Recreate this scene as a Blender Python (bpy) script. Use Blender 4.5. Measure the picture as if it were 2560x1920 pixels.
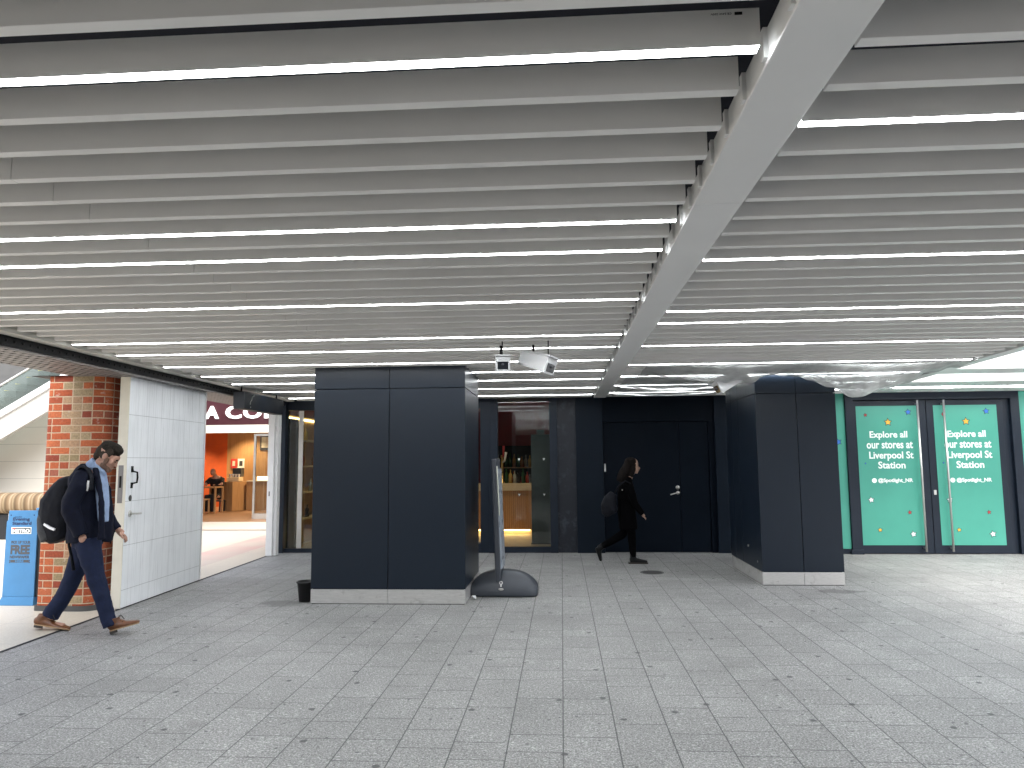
import bpy, bmesh, math, random
from mathutils import Vector, Matrix
R = math.radians
rnd = random.Random(7)
for o in list(bpy.data.objects):
    bpy.data.objects.remove(o, do_unlink=True)
S = bpy.context.scene
COL = S.collection

# ------------------------------------------------------------------ camera
cam = bpy.data.cameras.new('camera')
cam.sensor_width = 36.0
cam.lens = 25.63
cam.clip_start = 0.05
cam.clip_end = 600
camo = bpy.data.objects.new('camera', cam)
COL.objects.link(camo)
_p, _y, _r = 0.104527, 0.066683, -0.0078095
_f = Vector((-math.sin(_y)*math.cos(_p), math.cos(_y)*math.cos(_p), math.sin(_p)))
_rt = Vector((math.cos(_y), math.sin(_y), 0)); _up = _rt.cross(_f)
_r2 = math.cos(_r)*_rt + math.sin(_r)*_up
_u2 = -math.sin(_r)*_rt + math.cos(_r)*_up
camo.matrix_world = Matrix(((_r2.x, _u2.x, -_f.x, 0), (_r2.y, _u2.y, -_f.y, 0), (_r2.z, _u2.z, -_f.z, 1.6), (0, 0, 0, 1)))
S.camera = camo

# ------------------------------------------------------------------ sky, sun, exposure
SUN_EL, SUN_STR, SKY_STR, EXPO = 55, 0.55, 0.11, 2.47
w = bpy.data.worlds.new('World'); S.world = w; w.use_nodes = True
wn = w.node_tree.nodes; bg = wn['Background']
sky = wn.new('ShaderNodeTexSky'); sky.sky_type = 'NISHITA'; sky.sun_disc = False
sky.sun_elevation = R(SUN_EL); sky.sun_rotation = R(162)
sky.air_density = 1.0; sky.dust_density = 3.0; sky.ozone_density = 1.0
hs = wn.new('ShaderNodeHueSaturation'); hs.inputs['Saturation'].default_value = .4     # thin overcast
w.node_tree.links.new(sky.outputs[0], hs.inputs['Color']); w.node_tree.links.new(hs.outputs[0], bg.inputs[0]); bg.inputs[1].default_value = SKY_STR
sl = bpy.data.lights.new('sun', 'SUN'); sl.energy = SUN_STR; sl.angle = R(36); sl.color = (1, .95, .88)
so = bpy.data.objects.new('sun', sl); COL.objects.link(so)
so.rotation_euler = Vector((-math.cos(R(SUN_EL))*.309, math.cos(R(SUN_EL))*.951, -math.sin(R(SUN_EL)))).to_track_quat('-Z', 'Y').to_euler()
S.view_settings.view_transform = 'Standard'; S.view_settings.look = 'None'
S.view_settings.gamma = 1; S.view_settings.exposure = EXPO
S.render.engine = 'CYCLES'
S.cycles.use_denoising = True
S.cycles.max_bounces = 7; S.cycles.diffuse_bounces = 4; S.cycles.glossy_bounces = 4
S.cycles.transparent_max_bounces = 10
S.cycles.sample_clamp_indirect = 6
LED = 7.6          # lit ceiling strips

# ------------------------------------------------------------------ material helpers
class N:
    def __init__(s, name):
        s.m = bpy.data.materials.new(name); s.m.use_nodes = True
        s.t = s.m.node_tree; s.n = s.t.nodes; s.b = s.n['Principled BSDF']
        s.tc = None
    def link(s, a, b): s.t.links.new(a, b)
    def val(s, sock, v):
        if hasattr(v, 'is_output') or isinstance(v, bpy.types.NodeSocket): s.link(v, sock)
        else: sock.default_value = v
    def coord(s, which='Object'):
        if not s.tc: s.tc = s.n.new('ShaderNodeTexCoord')
        return s.tc.outputs[which]
    def pos(s):
        return s.n.new('ShaderNodeNewGeometry').outputs['Position']
    def xyz(s, v):
        q = s.n.new('ShaderNodeSeparateXYZ'); s.link(v, q.inputs[0]); return q.outputs
    def comb(s, x=0, y=0, z=0):
        q = s.n.new('ShaderNodeCombineXYZ')
        for i, v in enumerate((x, y, z)): s.val(q.inputs[i], v)
        return q.outputs[0]
    def math(s, op, a, b=0, c=0):
        q = s.n.new('ShaderNodeMath'); q.operation = op
        for i, v in enumerate((a, b, c)): s.val(q.inputs[i], v)
        return q.outputs[0]
    def noise(s, v, scale, detail=3, rough=.5):
        q = s.n.new('ShaderNodeTexNoise'); s.link(v, q.inputs['Vector'])
        q.inputs['Scale'].default_value = scale; q.inputs['Detail'].default_value = detail; q.inputs['Roughness'].default_value = rough
        return q.outputs['Fac']
    def vor(s, v, scale, out='Distance', rand=1):
        q = s.n.new('ShaderNodeTexVoronoi'); q.voronoi_dimensions = '2D'; s.link(v, q.inputs['Vector']); q.inputs['Scale'].default_value = scale
        q.inputs['Randomness'].default_value = rand
        return q.outputs[out]
    def white(s, v):
        q = s.n.new('ShaderNodeTexWhiteNoise'); q.noise_dimensions = '3D'; s.link(v, q.inputs['Vector']); return q.outputs['Value']
    def mapr(s, v, a, b, c=0, d=1):
        q = s.n.new('ShaderNodeMapRange'); s.link(v, q.inputs[0])
        for i, k in enumerate((a, b, c, d)): q.inputs[i+1].default_value = k
        return q.outputs[0]
    def mix(s, fac, a, b):
        q = s.n.new('ShaderNodeMix'); q.data_type = 'RGBA'
        s.val(q.inputs[0], fac)
        for i, v in ((6, a), (7, b)):
            if isinstance(v, bpy.types.NodeSocket): s.link(v, q.inputs[i])
            else: q.inputs[i].default_value = (*v, 1)
        return q.outputs[2]
    def ramp(s, v, stops):
        q = s.n.new('ShaderNodeValToRGB'); s.link(v, q.inputs[0]); e = q.color_ramp.elements
        while len(e) < len(stops): e.new(.5)
        for k, (p, c) in zip(e, stops): k.position = p; k.color = (*c, 1)
        return q.outputs[0]
    def base(s, c):
        if isinstance(c, bpy.types.NodeSocket): s.link(c, s.b.inputs['Base Color'])
        else: s.b.inputs['Base Color'].default_value = (*c, 1)
    def set(s, **k):
        for n_, v in k.items(): s.val(s.b.inputs[n_.replace('_', ' ')], v)
    def bump(s, h, st=.3, dist=.01):
        q = s.n.new('ShaderNodeBump'); s.link(h, q.inputs['Height']); q.inputs['Strength'].default_value = st; q.inputs['Distance'].default_value = dist
        s.link(q.outputs[0], s.b.inputs['Normal'])

def paint(name, col, rough=.5, metal=0, var=.12, scale=6, bump=0, bscale=40, spec=.5, stretch=None, rv=.06):
    k = N(name); v = k.coord()
    if stretch:
        mp = k.n.new('ShaderNodeMapping'); k.link(v, mp.inputs[0]); mp.inputs['Scale'].default_value = stretch; v = mp.outputs[0]
    f = k.noise(v, scale, 4, .6)
    lo = tuple(c*(1-var) for c in col); hi = tuple(min(1, c*(1+var)) for c in col)
    k.base(k.mix(k.mapr(f, .3, .7), lo, hi))
    k.set(Roughness=k.mapr(f, .3, .7, max(0, rough-rv), min(1, rough+rv)), Metallic=metal, Specular_IOR_Level=spec)
    if bump: k.bump(k.noise(v, bscale, 3), bump)
    return k.m
def emit(name, col, st, alb=.8):
    k = N(name); k.base(tuple(c*alb for c in col)); k.set(Roughness=.4)
    k.b.inputs['Emission Color'].default_value = (*col, 1); k.b.inputs['Emission Strength'].default_value = st
    return k.m
def glass(name, tint=(.9, .93, .92), refl=.12):
    k = N(name); n = k.n
    n.remove(k.b)
    tr = n.new('ShaderNodeBsdfTransparent'); tr.inputs[0].default_value = (*tint, 1)
    gl = n.new('ShaderNodeBsdfGlossy'); gl.inputs['Roughness'].default_value = .02
    fr = n.new('ShaderNodeFresnel'); fr.inputs['IOR'].default_value = 1.55
    mx = n.new('ShaderNodeMixShader'); f2 = n.new('ShaderNodeMath'); f2.operation = 'ADD'; f2.inputs[1].default_value = refl; f2.use_clamp = True
    k.link(fr.outputs[0], f2.inputs[0]); k.link(f2.outputs[0], mx.inputs[0]); k.link(tr.outputs[0], mx.inputs[1]); k.link(gl.outputs[0], mx.inputs[2])
    k.link(mx.outputs[0], n['Material Output'].inputs[0])
    return k.m

def m_paving():
    k = N('granite_paving'); P = k.pos(); x, y, z = k.xyz(P)
    PW = .3125
    u = k.math('DIVIDE', k.math('ADD', x, .014), PW)
    row = k.math('FLOOR', u); fu = k.math('SUBTRACT', u, row)
    ln = k.math('ADD', .60, k.math('MULTIPLY', k.white(k.comb(row, 3.3, 1.7)), .18))
    vv = k.math('ADD', k.math('DIVIDE', y, ln), k.math('MULTIPLY', k.white(k.comb(row, 8.1, 4.2)), 7.0))
    cell0 = k.math('FLOOR', vv); fv0 = k.math('SUBTRACT', vv, cell0)
    # some slabs are cut in two
    cut = k.math('ADD', .35, k.math('MULTIPLY', k.white(k.comb(row, cell0, 2.5)), .3))
    hascut = k.math('GREATER_THAN', k.white(k.comb(row, cell0, 9.5)), .45)
    dj0 = k.math('MULTIPLY', k.math('MINIMUM', fv0, k.math('SUBTRACT', 1, fv0)), ln)
    djc = k.math('ADD', k.math('MULTIPLY', k.math('ABSOLUTE', k.math('SUBTRACT', fv0, cut)), ln), k.math('MULTIPLY', k.math('SUBTRACT', 1, hascut), 9))
    dj = k.math('MINIMUM', dj0, djc)
    cell = k.math('ADD', k.math('MULTIPLY', cell0, 2), k.math('MULTIPLY', hascut, k.math('GREATER_THAN', fv0, cut)))
    di = k.math('MULTIPLY', k.math('MINIMUM', fu, k.math('SUBTRACT', 1, fu)), PW)
    jl = k.mapr(di, .0026, .0046, 1, 0); jc = k.mapr(dj, .0028, .0046, .95, 0)
    joint = k.math('MAXIMUM', jl, jc)
    tone = k.white(k.comb(row, cell, 5.0))
    off = k.comb(k.math('MULTIPLY', tone, 13), k.math('MULTIPLY', row, 3.7), 0)
    va = k.n.new('ShaderNodeVectorMath'); va.operation = 'ADD'; k.link(P, va.inputs[0]); k.link(off, va.inputs[1]); PP = va.outputs[0]
    g1 = k.noise(PP, 95, 2, .8); g2 = k.noise(PP, 42, 3, .75); g3 = k.noise(P, 1.1, 4, .6); g4 = k.noise(P, 7, 4, .65)
    c = k.ramp(g1, [(.36, (.03, .03, .03)), (.47, (.19, .188, .183)), (.54, (.27, .267, .26)), (.66, (.68, .675, .66))])
    c2 = k.ramp(g2, [(.34, (.10, .10, .099)), (.5, (.25, .248, .242)), (.68, (.46, .455, .445))])
    c = k.mix(.42, c, c2)
    # pale flecks, some elongated
    mp = k.n.new('ShaderNodeMapping'); k.link(PP, mp.inputs[0]); mp.inputs['Scale'].default_value = (9, 26, 1); mp.inputs['Rotation'].default_value = (0, 0, .5)
    fl = k.math('MULTIPLY', k.mapr(k.vor(mp.outputs[0], 1.0), .055, .13, 1, 0), k.math('GREATER_THAN', k.noise(P, 3.1, 2), .52))
    c = k.mix(k.math('MULTIPLY', fl, .7), c, (.62, .62, .6))
    mp3 = k.n.new('ShaderNodeMapping'); k.link(PP, mp3.inputs[0]); mp3.inputs['Scale'].default_value = (16, 40, 1); mp3.inputs['Rotation'].default_value = (0, 0, -.7)
    dk = k.mapr(k.vor(mp3.outputs[0], 1.0), .06, .16, .55, 0)
    c = k.mix(dk, c, (.075, .075, .078))
    tn = k.mapr(tone, 0, 1, .94, 1.055); mott = k.mapr(g3, .3, .7, .86, 1.12); m4 = k.mapr(g4, .3, .7, .93, 1.07)
    mul = k.math('MULTIPLY', k.math('MULTIPLY', tn, mott), m4)
    q = k.n.new('ShaderNodeVectorMath'); q.operation = 'SCALE'; k.link(c, q.inputs[0]); k.link(mul, q.inputs['Scale']); c = q.outputs[0]
    # trodden chewing gum and spills
    wob = k.n.new('ShaderNodeVectorMath'); wob.operation = 'ADD'; k.link(P, wob.inputs[0])
    nz = k.n.new('ShaderNodeTexNoise'); nz.inputs['Scale'].default_value = 35; k.link(P, nz.inputs['Vector'])
    sc = k.n.new('ShaderNodeVectorMath'); sc.operation = 'SCALE'; k.link(nz.outputs['Color'], sc.inputs[0]); sc.inputs['Scale'].default_value = .022; k.link(sc.outputs[0], wob.inputs[1])
    gum = k.math('MULTIPLY', k.mapr(k.vor(wob.outputs[0], 1.6), .026, .040, .9, 0), k.math('GREATER_THAN', k.noise(P, .9, 1), .40))
    gum2 = k.math('MULTIPLY', k.mapr(k.vor(wob.outputs[0], 4.2), .030, .05, .8, 0), k.math('GREATER_THAN', k.noise(P, .8, 2), .50))
    c = k.mix(k.math('MAXIMUM', gum, gum2), c, (.05, .05, .053))
    smear = k.math('MULTIPLY', k.mapr(k.noise(wob.outputs[0], 1.9, 5, .7), .63, .72, 0, .4), 1)
    c = k.mix(smear, c, (.10, .10, .098))
    for wx, wy, wr in ((-3.2, 8.32, .42), (3.3, 9.25, .36), (4.3, 7.1, .30)):
        ddx = k.math('SUBTRACT', x, wx); ddy = k.math('MULTIPLY', k.math('SUBTRACT', y, wy), 1.6)
        dd = k.math('ADD', k.math('SQRT', k.math('ADD', k.math('MULTIPLY', ddx, ddx), k.math('MULTIPLY', ddy, ddy))), k.math('MULTIPLY', k.math('SUBTRACT', k.noise(P, 6, 4, .65), .5), .55))
        c = k.mix(k.mapr(dd, wr*.5, wr*.75, .5, 0), c, (.055, .055, .054))
    # one long curved scratch across the slabs
    sx = k.math('ADD', x, 1.35)
    sy = k.math('ADD', 4.907, k.math('SUBTRACT', k.math('MULTIPLY', sx, .80), k.math('MULTIPLY', k.math('MULTIPLY', sx, sx), .21)))
    scr = k.math('MULTIPLY', k.mapr(k.math('ABSOLUTE', k.math('SUBTRACT', y, sy)), .003, .008, .5, 0),
                 k.math('MULTIPLY', k.math('GREATER_THAN', x, -2.0), k.math('LESS_THAN', x, .75)))
    c = k.mix(scr, c, (.09, .09, .09))
    c = k.mix(k.math('MULTIPLY', joint, .9), c, (.045, .045, .046))
    k.base(c)
    k.set(Roughness=k.mapr(g2, .3, .7, .5, .68), Specular_IOR_Level=.4)
    k.bump(k.math('SUBTRACT', g2, k.math('MULTIPLY', joint, 1.6)), .25, .004)
    return k.m

def m_concourse():
    k = N('pale_terrazzo'); P = k.pos(); x, y, z = k.xyz(P)
    g = k.noise(P, 60, 3, .7); g2 = k.noise(P, 2, 4, .6)
    c = k.mix(k.mapr(g, .3, .7), (.47, .42, .34), (.60, .55, .46))
    # inlaid bands follow the boundary line
    d = k.math('ADD', x, k.math('MULTIPLY', y, .04))      # -4.56 at the joint
    pink = k.math('MULTIPLY', k.math('LESS_THAN', d, -5.14), k.math('GREATER_THAN', d, -5.93))
    pk = k.mix(k.mapr(k.noise(P, .9, 3), .35, .65), (.52, .33, .30), (.48, .42, .36))
    c = k.mix(k.math('MULTIPLY', pink, k.math('GREATER_THAN', y, 9.6)), c, pk)
    ln = k.math('LESS_THAN', k.math('ABSOLUTE', k.math('SUBTRACT', y, 17.13)), .12)
    c = k.mix(ln, c, (.12, .11, .10))
    jx = k.math('ABSOLUTE', k.math('SUBTRACT', k.math('FRACT', k.math('DIVIDE', x, .8)), .5))
    jy = k.math('ABSOLUTE', k.math('SUBTRACT', k.math('FRACT', k.math('DIVIDE', y, .8)), .5))
    j = k.math('GREATER_THAN', k.math('MAXIMUM', jx, jy), .4955)
    c = k.mix(k.math('MULTIPLY', j, .55), c, (.2, .2, .19))
    c = k.mix(k.mapr(g2, .6, .75, 0, .25), c, (.3, .29, .27))
    k.base(c); k.set(Roughness=.4)
    return k.m

def m_brick():
    k = N('red_and_buff_brick'); uv = k.coord('UV'); u, v, _ = k.xyz(uv)
    H, L = .081, .235
    row = k.math('FLOOR', k.math('DIVIDE', v, H)); fv = k.math('SUBTRACT', k.math('DIVIDE', v, H), row)
    odd = k.math('MODULO', k.math('ABSOLUTE', row), 2)
    uu = k.math('ADD', k.math('DIVIDE', u, L), k.math('MULTIPLY', odd, .5))
    ci = k.math('FLOOR', uu); fu = k.math('SUBTRACT', uu, ci)
    # headers: a third of the bricks are split
    hd = k.math('GREATER_THAN', k.white(k.comb(ci, row, 2.2)), .55)
    du = k.math('MULTIPLY', k.math('MINIMUM', fu, k.math('SUBTRACT', 1, fu)), L)
    dh = k.math('ADD', k.math('MULTIPLY', k.math('ABSOLUTE', k.math('SUBTRACT', fu, .5)), L), k.math('MULTIPLY', k.math('SUBTRACT', 1, hd), 5))
    dv = k.math('MULTIPLY', k.math('MINIMUM', fv, k.math('SUBTRACT', 1, fv)), H)
    wob = k.math('MULTIPLY', k.math('SUBTRACT', k.noise(uv, 30, 3), .5), .008)
    d = k.math('ADD', k.math('MINIMUM', k.math('MINIMUM', du, dh), dv), wob)
    mort = k.mapr(d, .0035, .0075, 1, 0)
    half = k.math('MULTIPLY', hd, k.math('GREATER_THAN', fu, .5))
    rn = k.white(k.comb(k.math('ADD', ci, k.math('MULTIPLY', half, 37)), row, 6.1))
    red = k.ramp(rn, [(0, (.20, .035, .015)), (.4, (.33, .07, .022)), (.75, (.40, .105, .035)), (1, (.25, .075, .045))])
    rn2 = k.white(k.comb(ci, row, 11.3))
    buff = k.ramp(rn2, [(0, (.24, .18, .095)), (.5, (.32, .24, .14)), (1, (.35, .19, .11))])
    # buff stocks fill the middle of the broad face
    mid = k.math('LESS_THAN', k.math('ABSOLUTE', k.math('SUBTRACT', k.math('MULTIPLY', k.math('ADD', ci, k.math('SUBTRACT', .5, k.math('MULTIPLY', odd, .5))), L), .62)), k.math('ADD', .062, k.math('MULTIPLY', odd, .06)))
    c = k.mix(k.math('MULTIPLY', mid, k.math('GREATER_THAN', u, .33)), red, buff)
    g = k.noise(uv, 45, 4, .7)
    q = k.n.new('ShaderNodeVectorMath'); q.operation = 'SCALE'; k.link(c, q.inputs[0]); k.link(k.mapr(g, .3, .7, .7, 1.25), q.inputs['Scale'])
    c = k.mix(mort, q.outputs[0], (.46, .35, .24))
    c = k.mix(k.math('MULTIPLY', k.mapr(k.noise(uv, 6, 4, .7), .62, .75, 0, .7), 1), c, (.6, .52, .45))
    k.base(c); k.set(Roughness=.85)
    k.bump(k.math('SUBTRACT', g, k.math('MULTIPLY', mort, 1.5)), .6, .008)
    return k.m

def m_board():
    # white painted boards with dark vertical grooves and dirty streaks
    k = N('white_board'); x, y, z = k.xyz(k.coord())
    v = k.comb(0, k.math('MULTIPLY', y, 1), k.math('MULTIPLY', z, .010))
    st = k.noise(v, 60, 4, .8); st2 = k.noise(v, 150, 3, .8)
    s = k.math('MULTIPLY', k.mapr(st, .52, .62), k.mapr(st2, .40, .58))
    top = k.math('MULTIPLY', k.mapr(k.noise(k.comb(0, k.math('MULTIPLY', y, 6), k.math('MULTIPLY', z, .8)), 3, 3), .35, .6, 0, 1), k.mapr(z, .1, 2.5, .45, 1))
    gv = k.math('LESS_THAN', k.math('ABSOLUTE', k.math('SUBTRACT', k.math('FRACT', k.math('DIVIDE', y, .152)), .5)), .012)
    gh = k.math('LESS_THAN', k.math('ABSOLUTE', k.math('SUBTRACT', k.math('FRACT', k.math('DIVIDE', k.math('ADD', z, .04), .487)), .5)), .0055)
    c = k.mix(k.mapr(k.noise(k.coord(), 2.5, 4), .3, .7), (.80, .82, .84), (.88, .90, .92))
    c = k.mix(k.math('MULTIPLY', k.math('MULTIPLY', s, top), .8), c, (.16, .16, .16))
    c = k.mix(k.math('MULTIPLY', gv, .35), c, (.18, .19, .2))
    c = k.mix(k.math('MULTIPLY', gh, .55), c, (.16, .16, .17))
    k.base(c); k.set(Roughness=.5)
    k.bump(k.math('SUBTRACT', 1, k.math('MAXIMUM', gv, gh)), .4, .004)
    return k.m

def m_wood(name, a, b, sc=(1, 1, .06), rough=.45, slat=0):
    k = N(name); v = k.coord(); mp = k.n.new('ShaderNodeMapping'); k.link(v, mp.inputs[0]); mp.inputs['Scale'].default_value = sc
    f = k.noise(mp.outputs[0], 26, 5, .65)
    c = k.mix(k.mapr(f, .3, .7), a, b)
    if slat:
        x, y, z = k.xyz(v)
        j = k.math('LESS_THAN', k.math('FRACT', k.math('DIVIDE', x, slat)), .14)
        c = k.mix(k.math('MULTIPLY', j, .75), c, tuple(t*.35 for t in a))
    k.base(c); k.set(Roughness=rough); return k.m

def m_stripe():
    k = N('striped_fabric'); x, y, z = k.xyz(k.coord())
    f = k.math('FRACT', k.math('DIVIDE', k.math('ADD', x, k.math('MULTIPLY', k.noise(k.coord(), 3, 2), .02)), .21))
    c = k.ramp(f, [(0, (.12, .075, .038)), (.30, (.20, .14, .08)), (.36, (.30, .23, .15)), (.62, (.14, .09, .045)), (.68, (.26, .20, .12)), (.9, (.10, .065, .035))])
    k.base(c); k.set(Roughness=.9); return k.m
def m_tile(name, col, wx, hz, z0=0, x0=0):
    k = N(name); x, y, z = k.xyz(k.pos())
    jx = k.math('LESS_THAN', k.math('FRACT', k.math('DIVIDE', k.math('SUBTRACT', x, x0), wx)), .008)
    jz = k.math('LESS_THAN', k.math('FRACT', k.math('DIVIDE', k.math('SUBTRACT', z, z0), hz)), .02)
    c = k.mix(k.mapr(k.noise(k.pos(), 1.5, 3), .3, .7), tuple(t*.95 for t in col), col)
    c = k.mix(k.math('MULTIPLY', k.math('MAXIMUM', jx, jz), .7), c, tuple(t*.35 for t in col))
    k.base(c); k.set(Roughness=.3); return k.m
def m_steel():
    k = N('brushed_steel'); v = k.coord(); mp = k.n.new('ShaderNodeMapping'); k.link(v, mp.inputs[0]); mp.inputs['Scale'].default_value = (1, 1, 22)
    f = k.noise(mp.outputs[0], 14, 4, .6); f2 = k.noise(v, 9, 4, .65)
    c = k.mix(k.mapr(f, .3, .7), (.50, .49, .475), (.68, .67, .65)); c = k.mix(k.mapr(f2, .58, .72, 0, .45), c, (.27, .26, .24))
    k.base(c); k.set(Metallic=.6, Roughness=k.mapr(f2, .3, .7, .32, .5)); return k.m
def m_film():
    # clear polythene: mostly lets light through, with a milky sheen
    k = N('clear_polythene'); n = k.n; n.remove(k.b)
    v = k.n.new('ShaderNodeTexCoord').outputs['Object']
    f = k.noise(v, 5, 5, .6)
    tr = n.new('ShaderNodeBsdfTransparent'); tr.inputs[0].default_value = (.86, .87, .87, 1)
    df = n.new('ShaderNodeBsdfDiffuse'); df.inputs[0].default_value = (.85, .86, .85, 1)
    tl = n.new('ShaderNodeBsdfTranslucent'); tl.inputs[0].default_value = (.85, .86, .85, 1)
    gl = n.new('ShaderNodeBsdfGlossy'); gl.inputs['Roughness'].default_value = .28; gl.inputs[0].default_value = (.9, .9, .9, 1)
    m1 = n.new('ShaderNodeMixShader'); m1.inputs[0].default_value = .5; k.link(df.outputs[0], m1.inputs[1]); k.link(tl.outputs[0], m1.inputs[2])
    m2 = n.new('ShaderNodeMixShader'); k.link(k.mapr(f, .3, .7, .30, .55), m2.inputs[0]); k.link(tr.outputs[0], m2.inputs[1]); k.link(m1.outputs[0], m2.inputs[2])
    lw = n.new('ShaderNodeLayerWeight'); lw.inputs[0].default_value = .35
    m3 = n.new('ShaderNodeMixShader'); k.link(k.mapr(lw.outputs['Facing'], 0, 1, .02, .16), m3.inputs[0]); k.link(m2.outputs[0], m3.inputs[1]); k.link(gl.outputs[0], m3.inputs[2])
    bp = n.new('ShaderNodeBump'); k.link(k.noise(v, 14, 4, .6), bp.inputs['Height']); bp.inputs['Strength'].default_value = .5; bp.inputs['Distance'].default_value = .03
    k.link(bp.outputs[0], gl.inputs['Normal']); k.link(bp.outputs[0], df.inputs['Normal'])
    k.link(m3.outputs[0], n['Material Output'].inputs[0]); return k.m
def m_frosted_roof():
    k = N('milky_roof_glazing'); n = k.n; n.remove(k.b)
    tl = n.new('ShaderNodeBsdfTranslucent'); tl.inputs[0].default_value = (.9, .93, .95, 1)
    df = n.new('ShaderNodeBsdfDiffuse'); df.inputs[0].default_value = (.7, .72, .74, 1)
    m1 = n.new('ShaderNodeMixShader'); m1.inputs[0].default_value = .12; k.link(tl.outputs[0], m1.inputs[1]); k.link(df.outputs[0], m1.inputs[2])
    k.link(m1.outputs[0], n['Material Output'].inputs[0]); return k.m
def m_pattern():
    k = N('dark_patterned_film'); P = k.pos()
    f = k.noise(P, 9, 5, .75); f2 = k.noise(P, 2.2, 3)
    c = k.mix(k.math('MULTIPLY', k.mapr(f, .5, .62), k.mapr(f2, .42, .6)), (.006, .009, .017), (.030, .037, .052))
    k.base(c); k.set(Roughness=.5); return k.m

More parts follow.
